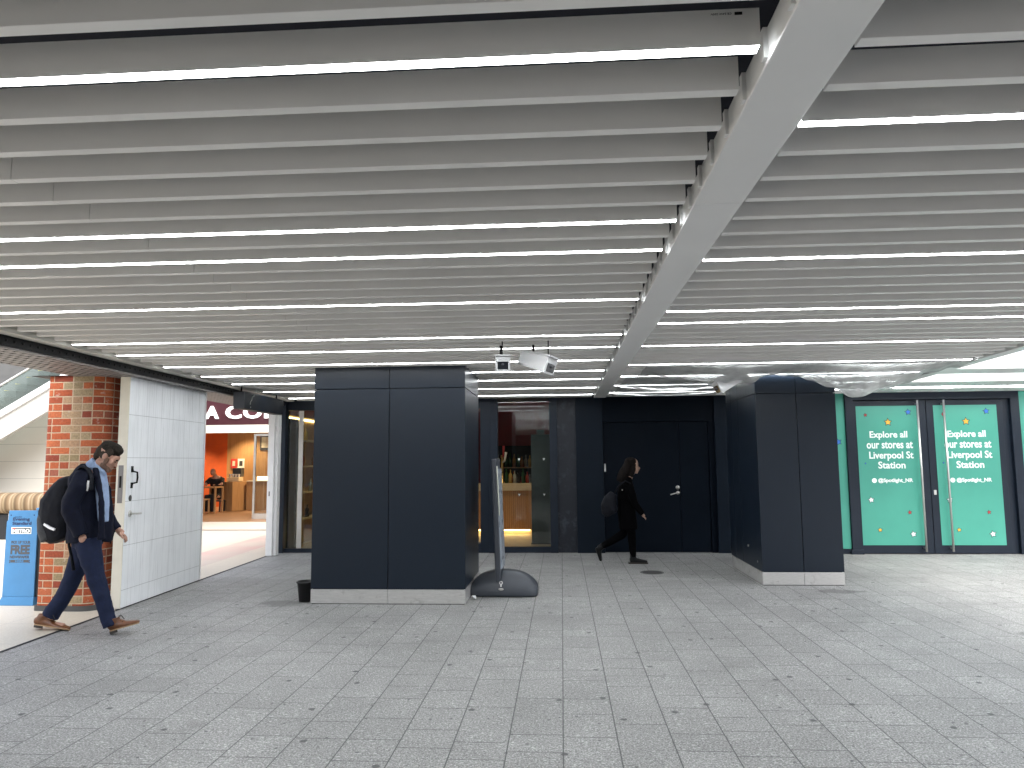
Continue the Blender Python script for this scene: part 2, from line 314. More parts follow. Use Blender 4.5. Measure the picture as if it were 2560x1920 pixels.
M = dict(
    paving=m_paving(), concourse=m_concourse(), brick=m_brick(), board=m_board(), stripe=m_stripe(), steel=m_steel(), film=m_film(),
    roofglass=m_frosted_roof(), pattern=m_pattern(),
    slat=paint('cream_baffle_paint', (.80, .795, .77), .42, var=.03, scale=2),
    beam=paint('pale_beam_paint', (.76, .765, .755), .38, var=.03, scale=1.5),
    trim=paint('cream_trim_paint', (.80, .78, .70), .45, var=.05, scale=3),
    void=paint('dark_ceiling_void', (.012, .014, .024), .8),
    led=emit('lit_diffuser', (.95, .98, 1), LED),
    panel=paint('slate_blue_panel', (.0055, .0115, .0215), .36, rv=.01, var=.03, scale=.8, spec=.4),
    core=paint('black_joint', (.006, .007, .009), .7),
    navy=paint('navy_wall_paint', (.005, .010, .018), .5, var=.1, scale=2, spec=.15),
    navy2=paint('navy_frame_paint', (.010, .016, .027), .42, var=.08, scale=2, spec=.3),
    navy3=paint('midnight_door_paint', (.002, .005, .0105), .5, var=.1, scale=2, spec=.1),
    black=paint('black_paint', (.006, .006, .007), .5, spec=.2), gunmetal=paint('gunmetal', (.05, .055, .065), .45),
    grille=paint('grey_perforated_steel', (.22, .21, .21), .5, metal=.3),
    white=paint('white_paint', (.72, .72, .72), .45, var=.05), cream=paint('cream_paint', (.70, .66, .56), .5, var=.05),
    metal=paint('satin_metal', (.62, .61, .58), .42, metal=1, var=.06), brass=paint('brass', (.55, .38, .16), .3, metal=1),
    green=paint('sea_green_vinyl', (.060, .325, .245), .4, var=.05, scale=1.5), txt=paint('white_lettering', (.85, .9, .88), .5, var=.02),
    star_gold=paint('gold_star', (.75, .42, .04), .5), star_blue=paint('blue_star', (.03, .16, .62), .5), star_red=paint('red_star', (.50, .04, .05), .5),
    star_white=paint('white_star', (.85, .87, .87), .5), star_edge=paint('star_outline', (.02, .05, .05), .5),
    blue=paint('sky_blue_plastic', (.05, .185, .38), .4, var=.08, scale=5), dkside=paint('black_plastic', (.02, .022, .024), .5),
    ink=paint('navy_print', (.015, .03, .09), .5), grey_ink=paint('charcoal_print', (.06, .065, .075), .5), redp=paint('red_print', (.6, .06, .05), .5),
    tile=m_tile('beige_wall_tile', (.66, .62, .54), 1.55, .405, .045, -11.93), maroon=paint('maroon_fascia', (.050, .008, .014), .5, var=.05),
    sign=emit('lit_letters', (1, .98, .95), .35), orange=paint('orange_wall', (.62, .12, .03), .8, var=.06), red=paint('deep_red_wall', (.17, .004, .010), .6),
    oak=m_wood('oak_panel', (.36, .20, .085), (.50, .30, .14)), oakslat=m_wood('oak_slats', (.42, .20, .075), (.56, .30, .13), slat=.045),
    walnut=m_wood('brown_wood_floor', (.20, .10, .045), (.30, .16, .075), (.06, 1, 1)), pale_wood=m_wood('pale_counter_top', (.60, .48, .32), (.72, .60, .42), (.1, 1, 1)),
    glow=emit('warm_led', (1, .72, .30), 2.0), glow2=emit('downlight_lens', (1, .82, .55), 6.0),
    glass=glass('clear_glass', refl=.0), glass2=glass('greenish_glass', (.8, .88, .84), .06), glass3=glass('stair_glass', (.8, .86, .84), -.03),
    housing=paint('white_housing', (.62, .63, .64), .5, var=.03), lens=paint('dark_lens', (.015, .018, .022), .1, spec=.8),
    plinth=paint('slate_plastic', (.040, .046, .058), .42, var=.1, bump=.08, bscale=90), poster=paint('poster_edge', (.26, .29, .33), .3, var=.35, scale=6),
    acrylic=paint('clear_acrylic_edge', (.55, .57, .50), .2), iron=paint('cast_iron', (.06, .06, .06), .6, bump=.3),
    grey_green=paint('grey_green_panel', (.085, .105, .10), .45, var=.18, scale=3), dimwall=paint('dull_grey_wall', (.09, .09, .088), .6), steps=paint('stair_tread', (.07, .072, .068), .7), yellow=paint('yellow_nosing', (.52, .42, .08), .6),
    sgrey=paint('pale_grey_cladding', (.42, .41, .39), .4, var=.06, scale=2),
    skin=paint('skin', (.42, .235, .17), .5, var=.1, scale=20), skin2=paint('pale_skin', (.36, .22, .16), .5, var=.08, scale=20),
    hair=paint('dark_grey_hair', (.020, .017, .014), .8, spec=.1, var=.5, scale=70, bump=.6, bscale=130), hairside=paint('greying_hair', (.038, .031, .025), .8, spec=.1, var=.4, scale=90, bump=.5, bscale=130), beard=paint('stubble', (.15, .085, .058), .75, var=.4, scale=110),
    jacket=paint('navy_wool', (.0042, .006, .016), .85, var=.25, scale=30, bump=.25, bscale=22, spec=.2), trouser=paint('navy_chino', (.011, .0165, .042), .85, var=.2, scale=25, bump=.25, bscale=18, spec=.2),
    shirt=paint('light_blue_cotton', (.24, .32, .48), .85, var=.12, scale=25, bump=.25, bscale=25), tan=paint('tan_leather', (.13, .048, .016), .38, var=.3, scale=25), sole=paint('pale_welt', (.34, .22, .12), .6), soledk=paint('dark_sole', (.03, .025, .02), .7),
    bag=paint('black_nylon', (.005, .006, .010), .7, spec=.2, var=.3, scale=30, bump=.2, bscale=25), bagdk=paint('charcoal_nylon', (.028, .031, .036), .65, var=.3, scale=30, bump=.2, bscale=25), reflect=paint('reflective_tape', (.82, .82, .82), .35),
    coat=paint('black_coat', (.0015, .0015, .002), .9, bump=.2, bscale=20, spec=.05), brownhair=paint('long_brown_hair', (.006, .004, .0035), .7, spec=.1, var=.4, scale=60), boot=paint('black_leather', (.003, .003, .0035), .4, spec=.25),
    tshirt=paint('black_tshirt', (.012, .011, .013), .8), bucket=paint('black_bucket_plastic', (.012, .012, .013), .4, var=.2),
)
BOT = [paint('green_bottle', (.03, .09, .04), .12), paint('amber_bottle', (.28, .13, .03), .12), paint('clear_bottle', (.35, .36, .33), .12), paint('dark_bottle', (.02, .015, .012), .12), paint('gold_bottle', (.5, .33, .1), .2), paint('red_bottle', (.3, .03, .02), .15)]

# ------------------------------------------------------------------ mesh helpers
class MB:
    def __init__(s): s.b = bmesh.new()
    def box(s, x0, x1, y0, y1, z0, z1):
        v = [s.b.verts.new(p) for p in ((x0,y0,z0),(x1,y0,z0),(x1,y1,z0),(x0,y1,z0),(x0,y0,z1),(x1,y0,z1),(x1,y1,z1),(x0,y1,z1))]
        for f in ((3,2,1,0),(4,5,6,7),(0,1,5,4),(1,2,6,5),(2,3,7,6),(3,0,4,7)): s.b.faces.new([v[i] for i in f])
        return s
    def hexa(s, p):      # 8 points ordered like box
        v = [s.b.verts.new(q) for q in p]
        for f in ((3,2,1,0),(4,5,6,7),(0,1,5,4),(1,2,6,5),(2,3,7,6),(3,0,4,7)): s.b.faces.new([v[i] for i in f])
        return s
    def prism(s, pts, a, b):     # pts: list of 3D points (planar loop), extruded by vector from a to b offsets
        a, b = Vector(a), Vector(b)
        A = [s.b.verts.new(Vector(p)+a) for p in pts]; B = [s.b.verts.new(Vector(p)+b) for p in pts]
        s.b.faces.new(A); s.b.faces.new(B[::-1]); n = len(pts)
        for i in range(n): s.b.faces.new((A[i], B[i], B[(i+1) % n], A[(i+1) % n]))
        return s
    def loft(s, rings, side=(0, 1, 0), seg=14, ex=2.0):
        # rings: (center, a, b): a in the plane normal to `side`, b along side
        side = Vector(side); L = []
        n = len(rings)
        for i, (c, a, b) in enumerate(rings):
            c = Vector(c)
            t = Vector(rings[min(i+1, n-1)][0]) - Vector(rings[max(i-1, 0)][0])
            if t.length < 1e-6: t = Vector((0, 0, 1))
            t.normalize(); sd = side - t*side.dot(t); sd.normalize(); nn = sd.cross(t)
            q = []
            for k in range(seg):
                th = 2*math.pi*k/seg; cc, ss = math.cos(th), math.sin(th)
                cc = math.copysign(abs(cc)**(2/ex), cc); ss = math.copysign(abs(ss)**(2/ex), ss)
                q.append(s.b.verts.new(c + nn*a*cc + sd*b*ss))
            L.append(q)
        for i in range(n-1):
            for k in range(seg): s.b.faces.new((L[i][k], L[i][(k+1) % seg], L[i+1][(k+1) % seg], L[i+1][k]))
        s.b.faces.new(L[0][::-1]); s.b.faces.new(L[-1])
        return s
    def tube(s, pts, r, seg=8, side=(0.31, .87, .21)):
        rr = r if isinstance(r, (list, tuple)) else [r]*len(pts)
        return s.loft([(p, q, q) for p, q in zip(pts, rr)], side, seg)
    def ball(s, c, r, rot=None, seg=14):
        m = Matrix.Translation(Vector(c))
        if rot is not None: m = m @ rot.to_4x4()
        m = m @ Matrix.Diagonal((*r, 1))
        bmesh.ops.create_uvsphere(s.b, u_segments=seg, v_segments=max(6, seg*2//3), radius=1, matrix=m); return s
    def lathe(s, c, prof, seg=20):
        c = Vector(c); L = []
        for r, z in prof: L.append([s.b.verts.new(c+Vector((r*math.cos(2*math.pi*k/seg), r*math.sin(2*math.pi*k/seg), z))) for k in range(seg)])
        for i in range(len(L)-1):
            for k in range(seg): s.b.faces.new((L[i][k], L[i][(k+1) % seg], L[i+1][(k+1) % seg], L[i+1][k]))
        s.b.faces.new(L[0][::-1]); s.b.faces.new(L[-1]); return s
    def build(s, name, m, parent=None, smooth=False, bevel=0, solid=0):
        bmesh.ops.recalc_face_normals(s.b, faces=s.b.faces)
        if parent is not None:
            org = wloc(parent)
            for v in s.b.verts: v.co -= org
        me = bpy.data.meshes.new(name); s.b.to_mesh(me); s.b.free()
        if smooth:
            for p in me.polygons: p.use_smooth = True
        me.materials.append(m)
        o = bpy.data.objects.new(name, me); COL.objects.link(o)
        if parent is not None: o.parent = parent
        if bevel:
            d = o.modifiers.new('bevel', 'BEVEL'); d.width = bevel; d.segments = 2; d.limit_method = 'ANGLE'
        if solid:
            d = o.modifiers.new('solid', 'SOLIDIFY'); d.thickness = solid
        return o
    def blob(s, name, m, parent=None, vox=.008, it=4, disp=0, dsc=.12):
        o = s.build(name, m, parent, smooth=True)
        d = o.modifiers.new('remesh', 'REMESH'); d.mode = 'VOXEL'; d.voxel_size = vox; d.use_smooth_shade = True
        d = o.modifiers.new('smooth', 'SMOOTH'); d.factor = .5; d.iterations = it
        if disp:
            t = bpy.data.textures.get('fold%g' % dsc) or bpy.data.textures.new('fold%g' % dsc, 'CLOUDS'); t.noise_scale = dsc; t.noise_depth = 2
            d = o.modifiers.new('folds', 'DISPLACE'); d.texture = t; d.strength = disp; d.texture_coords = 'GLOBAL'
        return o
def wloc(o):
    v = o.location.copy()
    while o.parent is not None: o = o.parent; v += o.location
    return v
def thing(name, label, cat, loc, group=None):
    o = bpy.data.objects.new(name, None); COL.objects.link(o); o.location = loc; o.empty_display_size = .1
    o['label'] = label; o['category'] = cat
    if group: o['group'] = group
    return o
def tag(o, label, cat, group=None):
    o['label'] = label; o['category'] = cat
    if group: o['group'] = group
    return o
def struct(o): o['kind'] = 'structure'; return o
_dg = None
def text(name, body, x0, x1, z0, z1, y, m, parent, bold=0.0, face='-y', depth=.003, spacing=1.0, shear=0):
    """raised lettering filling the rectangle x0..x1, z0..z1 in the plane y, read from -y"""
    cu = bpy.data.curves.new(name, 'FONT'); cu.body = body; cu.size = 1; cu.offset = bold; cu.extrude = .01; cu.align_x = 'CENTER'; cu.space_line = .95; cu.space_character = spacing; cu.shear = shear; cu.resolution_u = 3
    t = bpy.data.objects.new(name, cu); COL.objects.link(t)
    dg = bpy.context.evaluated_depsgraph_get(); dg.update()
    me = bpy.data.meshes.new_from_object(t.evaluated_get(dg)); bpy.data.objects.remove(t); me.name = name
    xs = [v.co.x for v in me.vertices]; ys = [v.co.y for v in me.vertices]
    a, b, c, d = min(xs), max(xs), min(ys), max(ys); org = wloc(parent)
    for v in me.vertices:
        px = x0 + (v.co.x-a)/(b-a)*(x1-x0); pz = z0 + (v.co.y-c)/(d-c)*(z1-z0); py = y - (depth if v.co.z > 0 else 0)
        v.co = Vector((px, py, pz)) - org
    me.materials.clear(); me.materials.append(m)
    o = bpy.data.objects.new(name, me); COL.objects.link(o); o.parent = parent
    return o
ORD = ['first', 'second', 'third', 'fourth', 'fifth', 'sixth', 'seventh', 'eighth', 'ninth', 'tenth', 'eleventh', 'twelfth', 'thirteenth']

# ------------------------------------------------------------------ ground
struct(MB().box(-60, 60, -40, 60, -.3, 0).build('paving', M['paving']))
xb = lambda y: -4.56 - .040*y
b = MB(); b.hexa([(-60,-40,.001),(xb(-40)-.03,-40,.001),(xb(60)-.03,60,.001),(-60,60,.001),(-60,-40,.004),(xb(-40)-.03,-40,.004),(xb(60)-.03,60,.004),(-60,60,.004)])
struct(b.build('concourse_floor', M['concourse']))
b = MB(); b.hexa([(xb(-20)-.028,-20,.001),(xb(-20)+.002,-20,.001),(xb(12.4)+.002,12.4,.001),(xb(12.4)-.028,12.4,.001),(xb(-20)-.028,-20,.0055),(xb(-20)+.002,-20,.0055),(xb(12.4)+.002,12.4,.0055),(xb(12.4)-.028,12.4,.0055)])
struct(b.build('floor_drain_strip', M['core']))

t = thing('rear_sky_block', 'plain grey wall added unseen behind the viewpoint to block bright sky', 'building', (0, -18.5, 0))  # unseen block added behind the viewpoint, darkens column reflections and baffle faces
MB().box(-30, 30, -19, -18.2, .006, 9).build('wall', M['dimwall'], t)
# ------------------------------------------------------------------ canopy ceiling
ZC, SH, SW, PITCH = 2.69, .105, .043, .235
YB = -6.0
xl = lambda y: -4.45 - .035*(y-5.6)          # left ends of the baffles
xr = lambda y: 4.54 + .09*(y-7.49) if y > 3 else 4.54 + .09*(3-7.49)
# dark void above the baffles, extended unseen behind the viewpoint to block sky light
b = MB(); b.box(-5.0, .66, -18, 12.88, 2.99, 3.05); b.box(.66, 5.0, -18, 12.88, 2.99, 3.05)
struct(b.build('ceiling', M['void']))
def nice(i): return ORD[i] if i < len(ORD) else ORD[i % len(ORD)]
def bay(x_of, side, lit, y0, kmax):
    litk = sorted(lit); kmin = -32
    group_l = 'lit linear baffle lights of the %s ceiling bay' % side; group_p = 'plain ceiling baffles of the %s bay' % side
    for k in range(kmin, kmax+1):
        y = y0 + PITCH*k
        a, c = x_of(y)
        lt = k in lit
        if lt:
            n = litk.index(k)
            vis = [q for q in litk if q >= 0]
            nm = ('nearest', None)[0] if k == vis[0] else ('farthest' if k == vis[-1] else nice(vis.index(k)) + ' nearest') if k in vis else None
            lab = 'glowing white strip baffle, %s lit strip of the %s ceiling bay' % (nm, side) if nm else 'glowing white strip baffle overhead behind the viewpoint in the %s ceiling bay' % side
            t = thing('ceiling_strip_light', lab, 'strip light', ((a+c)/2, y+SW/2, ZC), group_l)
            MB().box(a, c, y, y+SW, ZC+.006, ZC+SH).box(a, c, y, y+.0015, ZC, ZC+.0058).box(a, c, y+SW-.0015, y+SW, ZC, ZC+.0058).build('housing', M['slat'], t)
            MB().box(a+.002, c-.002, y+.0018, y+SW-.0018, ZC+.001, ZC+.0055).build('diffuser', M['led'], t)
        else:
            prev = [q for q in litk if q < k and q >= 0]
            if k < 0: lab = 'plain cream ceiling baffle, %s in front of the nearest lit strip, %s bay' % (nice(-k-1), side)
            elif not prev: lab = 'plain cream ceiling baffle, %s from the viewpoint in the %s bay' % (nice(k), side)
            else:
                q = prev[-1]; qn = [z for z in litk if z >= 0].index(q)
                lab = 'plain cream baffle, %s behind the %s lit strip of the %s ceiling bay' % (nice(k-q-1), ('nearest' if qn == 0 else nice(qn) + ' nearest'), side)
            if k < -3: lab = 'plain cream ceiling baffle overhead behind the viewpoint in the %s bay' % side
            b = MB()
            # each run is two lengths butted together
            jx = -2.1 if side == 'left' else c
            if side == 'left':
                b.box(a, jx-.0012, y, y+SW, ZC, ZC+SH).box(jx+.0012, c, y, y+SW, ZC+.0006, ZC+SH)
            else: b.box(a, c, y, y+SW, ZC, ZC+SH)
            o = b.build('ceiling_baffle', M['slat'], bevel=.002)
            org = Vector(((a+c)/2, y+SW/2, ZC))
            for v in o.data.vertices: v.co -= org
            o.location = org
            tag(o, lab, 'ceiling baffle', group_p)
bay(lambda y: (xl(y), .543), 'left', {0, 6, 8, 13, 19, 22, 26, 30, 34, 39, 44, -6}, 1.868, 46)
lab_ = [o for o in COL.objects if o.name.startswith('ceiling_strip_light') and abs(o.location.y-1.868-SW/2) < .01][0]
MB().box(.478, .498, 1.8665, 1.8678, 2.777, 2.785).build('maker_mark', M['black'], lab_)
text('maker_mark', 'CE 24W 230V', .470, .415, 2.784, 2.779, 1.8678, M['black'], lab_, depth=.0008)
bay(lambda y: (.797, xr(y)), 'right', {2, 9, 15, 17, 22, 28, 33, 38, 43, -6}, 1.859, 46)
# the broad painted beam between the two bays, with fixing channels on its left flank
t = thing('ceiling_beam', 'broad pale painted beam running away between the two ceiling bays', 'beam', (.68, 6, ZC-.012))
MB().box(.578, .783, YB, 3.048, ZC-.012, ZC+.085).box(.578, .783, 3.051, 12.75, ZC-.012, ZC+.085).build('beam_body', M['beam'], t, bevel=.004)
for k in range(-6, 46):
    y = 1.868 + PITCH*k
    MB().box(.566, .5778, y+.055, y+.085, ZC-.004, ZC+.083).build('fixing_channel', M['beam'], t)
# left edge trim, iron girder and its perforated soffit
def strip(y0, y1, off0, off1, z0, z1, base=xl):
    return [(base(y0)+off0, y0, z0), (base(y0)+off1, y0, z0), (base(y1)+off1, y1, z0), (base(y1)+off0, y1, z0),
            (base(y0)+off0, y0, z1), (base(y0)+off1, y0, z1), (base(y1)+off1, y1, z1), (base(y1)+off0, y1, z1)]
b = MB(); b.hexa(strip(YB, 12.8, -.215, -.085, ZC-.004, ZC+.03)); b.hexa(strip(YB, 12.8, -.14, -.128, ZC+.031, ZC+.26))
o = b.build('ceiling_trim', M['trim'], bevel=.002); tag(o, 'cream edge trim along the left side of the ceiling, above the brick pier', 'trim')
t = thing('iron_girder', 'black riveted iron girder with perforated grey soffit above the brick pier', 'girder', (-4.95, 4, 2.59))
b = MB(); b.hexa(strip(-4, 12.7, -.262, -.222, 2.60, 2.98)); b.hexa(strip(-4, 12.7, -.95, -.91, 2.60, 2.98)); b.hexa(strip(-4, 12.7, -.95, -.222, 2.985, 3.03))
b.build('girder_web', M['black'], t)
b = MB()
for k in range(150):
    y = -2+.1*k
    if y > 12.6: break
    b.ball((xl(y)-.222, y, 2.648), (.012, .014, .014), seg=8)
r_ = b.build('rivets', M['black'], t, smooth=True); r_['kind'] = 'stuff'
bm = MB(); B = bm.b; PY, PX = .105, .1
def pv(y, o): return B.verts.new((xl(y)+o, y, 2.592))
for j in range(int(13.5/PY)):
    y0 = -1 + j*PY
    for i in range(7):
        o0 = -.222 - i*PX; st = .5*PX if False else 0
        hy0, hy1, ho0, ho1 = y0+.022, y0+.083, o0-.028, o0-.074
        q = [pv(y0, o0), pv(y0+PY, o0), pv(y0+PY, o0-PX), pv(y0, o0-PX)]; h = [pv(hy0, ho0), pv(hy1, ho0), pv(hy1, ho1), pv(hy0, ho1)]
        for a in range(4): B.faces.new((q[a], q[(a+1) % 4], h[(a+1) % 4], h[a]))
bmesh.ops.remove_doubles(B, verts=B.verts, dist=.0005)
bm.build('perforated_soffit', M['grille'], t, solid=.014)
# right edge trim and the glazed outer canopy
xr2 = lambda y: 4.54 + .09*(y-7.49)
b = MB(); b.hexa(strip(3, 12.8, .05, .2, ZC-.004, ZC+.12, xr2)); b.hexa(strip(YB, 3, .05, .2, ZC-.004, ZC+.12, lambda y: xr2(3)))
o = b.build('ceiling_trim', M['beam'], bevel=.003); tag(o, 'pale grey edge trim along the right side of the ceiling, beside the glazed roof', 'trim')
t = thing('rafter_canopy', 'open grey rafters crossing the bright sky above the double doors', 'canopy', (8.5, 10, 2.7))
for y0, y1 in ((9.42, 9.95), (10.98, 11.72)):
    MB().box(xr2(y0)+.21, 15, y0, y1, ZC+.005, ZC+.2).build('rafter', M['beam'], t)
MB().box(xr2(12)+.21, 15, 11.95, 12.62, ZC, ZC+.22).build('rafter', M['slat'], t)
MB().box(xr2(12)+.21, 15, 11.80, 11.87, ZC+.01, ZC+.03).build('light_strip', M['led'], t)
MB().box(xr2(12)+.21, 15, 11.75, 11.92, ZC+.035, ZC+.2).build('light_housing', M['slat'], t)

# ------------------------------------------------------------------ clad columns
def clad(name, label, x0, x1, y0, y1, xs, ys_side, sides, ztop=2.98):
    t = thing(name, label, 'column', ((x0+x1)/2, (y0+y1)/2, 0))
    G, T = .0045, .02
    MB().box(x0+T+.001, x1-T-.001, y0+T+.001, y1-T-.001, 0, ztop).build('core', M['core'], t)
    MB().box(x0+.012, x1-.012, y0+.012, y1-.012, 0, .006).build('base_seal', M['core'], t)
    cuts = [x0]+xs+[x1]
    for a, c in zip(cuts, cuts[1:]):
        l = 0 if a == x0 else G; r = 0 if c == x1 else G
        MB().box(a+l, c-r, y0, y0+T, .168, 2.4355).build('cladding_panel', M['panel'], t, bevel=.003)
        MB().box(a+l, c-r, y0, y0+T, 2.4445, ztop).build('cladding_panel', M['panel'], t, bevel=.003)
        MB().box(a+l*.6, c-r*.6, y0+.003, y0+T, .007, .162).build('skirting', M['steel'], t, bevel=.002)
    for sx in sides:
        xx = (x1-T, x1) if sx > 0 else (x0, x0+T)
        sc = [y0+T+.002]+ys_side+[y1]
        for a, c in zip(sc, sc[1:]):
            MB().box(xx[0], xx[1], a+.001, c-G, .168, 2.4355).build('cladding_panel', M['panel'], t, bevel=.003)
            MB().box(xx[0], xx[1], a+.001, c-G, 2.4445, ztop).build('cladding_panel', M['panel'], t, bevel=.003)
            MB().box(xx[0]+(.003 if sx < 0 else 0), xx[1]-(.003 if sx > 0 else 0), a+.001, c-G, .007, .162).build('skirting', M['steel'], t)
    return t
c1 = clad('clad_column', 'broad slate blue panelled column with steel skirting beside the black bucket', -2.866, -1.097, 8.305, 9.66, [-1.978], [], (1, -1))
c2 = clad('clad_column', 'slate blue panelled column under the sagging polythene, left of the green doors', 2.526, 3.540, 9.648, 11.36, [3.042], [10.62, 11.05], (-1, 1))
b = MB()
for y, z in ((10.32, .42), (9.86, .27)): b.ball((2.524, y, z), (.004, .016, .016), seg=10)
b.build('rivet', M['metal'], c2, smooth=True)

# ------------------------------------------------------------------ far wall: bar front, service door, green doors
W = 12.9
def frame(b, x0, x1, z0, z1, wd, y0, y1):
    b.box(x0, x0+wd, y0, y1, z0, z1).box(x1-wd, x1, y0, y1, z0, z1).box(x0+wd, x1-wd, y0, y1, z1-wd, z1).box(x0+wd, x1-wd, y0, y1, z0, z0+wd)
bar = thing('bar_shopfront', 'navy framed glazed bar front with red interior behind the pavement sign', 'shopfront', (-2.5, W, 0))
b = MB()
b.box(-5.08, -4.95, W-.07, W+.1, 0, 2.98)          # end post
b.box(-1.272, -1.123, W-.02, W+.1, 0, 2.98); b.box(-.207, -.074, W-.02, W+.1, 0, 2.98); b.box(-1.123, -.207, W, W+.09, 0, .10)
b.box(-4.95, -1.272, W, W+.09, 2.70, 2.98)
b.box(-3.1, -2.98, W, W+.09, 0, 2.70); b.box(-4.95, -3.1, W+.003, W+.09, 0, .07); b.box(-4.95, -3.1, W+.003, W+.09, 2.53, 2.70)
b.build('frame', M['navy2'], bar, bevel=.003)
b = MB(); frame(b, -2.98, -1.272, 0, 2.70, .16, W+.005, W+.075); frame(b, -2.80, -1.383-.0, .165, 2.54, .01, W+.02, W+.07)
b.build('door_frame', M['navy2'], bar, bevel=.003)
MB().box(-1.123, -.207, W+.04, W+.052, .10, 2.98).build('window', M['glass'], bar)
MB().box(-2.82, -1.432, W+.04, W+.052, .16, 2.54).build('window', M['glass'], bar)
wl = MB().box(-4.95, -3.1, W+.04, W+.052, .07, 2.53).build('window', M['glass2'], bar)
b = MB()
for x in (-.751, -.312):
    for z in (1.615, .995): b.prism([(x-.022, W+.036, z+.02), (x+.022, W+.036, z+.02), (x, W+.036, z-.022)], (0, 0, 0), (0, .003, 0))
b.build('window_decal', M['txt'], bar)
b = MB(); b.box(-4.715, -4.632, W-.035, W-.005, .08, 2.52); b.build('pull_handle', M['metal'], bar, bevel=.006)
# dark wall with patterned film panel, plain panel, recessed service door
wall = thing('navy_wall', 'dark navy back wall with patterned film panel between the bar window and doors', 'wall', (1.5, W, 0))
MB().box(-.07, 4.65, W+.125, W+.2, 0, 2.98).build('backing', M['core'], wall)
MB().box(-.074, .259, W+.03, W+.12, 0, 2.98).build('patterned_panel', M['pattern'], wall)
MB().box(.259, .728, W-.02, W+.12, 0, 2.98).build('flat_panel', M['navy'], wall, bevel=.003)
MB().box(.728, 2.66, W+.03, W+.12, 2.26, 2.98).build('over_panel', M['navy3'], wall)
MB().box(2.56, 2.66, W+.031, W+.12, 0, 2.259).build('jamb', M['navy3'], wall)
MB().box(2.66, 4.655, W-.03, W+.12, 0, 2.98).build('flat_panel', M['navy'], wall, bevel=.003)
sd = thing('service_door', 'midnight blue service door with silver lever handle in the navy wall', 'door', (1.65, W, 0))
MB().box(.735, 2.05, W+.05, W+.11, .012, 2.25).build('door_leaf', M['navy3'], sd, bevel=.003)
MB().box(2.056, 2.555, W+.05, W+.11, .012, 2.25).build('side_leaf', M['navy3'], sd, bevel=.003)
b = MB(); b.lathe((0, 0, 0), [(.033, 0), (.033, .012), (.012, .014), (.012, .05)], 16)
bmesh.ops.rotate(b.b, verts=b.b.verts, cent=(0, 0, 0), matrix=Matrix.Rotation(R(90), 3, 'X')); bmesh.ops.translate(b.b, verts=b.b.verts, vec=(2.007, W+.05, 1.022))
b.tube([(2.007, W, 1.022), (1.95, W-.005, 1.012), (1.87, W-.003, .99)], .011); b.build('lever_handle', M['metal'], sd, smooth=True)
b = MB(); b.lathe((0, 0, 0), [(.036, 0), (.036, .01), (.014, .012), (.014, .016)], 16)
bmesh.ops.rotate(b.b, verts=b.b.verts, cent=(0, 0, 0), matrix=Matrix.Rotation(R(90), 3, 'X')); bmesh.ops.translate(b.b, verts=b.b.verts, vec=(2.005, W+.05, 1.113))
b.build('lock', M['metal'], sd, smooth=True)
MB().box(.742, .772, W+.028, W+.05, 1.39, 1.53).build('hinge_plate', M['white'], sd, bevel=.006)

# double doors with green vinyl
YD = 12.8
struct(MB().box(4.6, 9.0, YD+.11, YD+.2, 0, 3.0).build('door_backing', M['core']))  # unseen backing added so bright sky stays out of the door gaps
dd = thing('double_door', 'navy double doors with green posters telling people to explore the stores', 'door', (6.2, YD, 0))
b = MB(); b.box(4.83, 4.965, YD-.06, YD+.1, 0, 2.98); b.box(7.53, 7.67, YD-.06, YD+.1, 0, 2.98); b.box(4.965, 7.53, YD-.06, YD+.1, 2.575, 2.98); b.box(4.80, 5.0, YD-.09, YD-.061, 0, .075)
b.box(7.41, 7.53, YD+.002, YD+.1, 0, 2.575)
b.build('door_frame', M['navy2'], dd, bevel=.003)
def star(b, x, z, r, y, rot=0, d=.002):
    pts = []
    for k in range(10):
        a = math.pi/2 + rot + k*math.pi/5; q = r if k % 2 == 0 else r*.5
        pts.append((x+q*math.cos(a), y, z+q*math.sin(a)))
    b.prism(pts, (0, 0, 0), (0, -d, 0))
def stars(lst, y, parent):
    for nm, mm in (('gold_star', 'star_gold'), ('blue_star', 'star_blue'), ('red_star', 'star_red'), ('white_star', 'star_white')):
        for c, x, z, r, ro in lst:
            if c == nm.split('_')[0]:
                b = MB(); star(b, x, z, r*1.25, y, ro); b.build('star_outline', M['star_edge'], parent)
                b = MB(); star(b, x, z, r*.92, y-.0025, ro); b.build(nm, M[mm], parent)
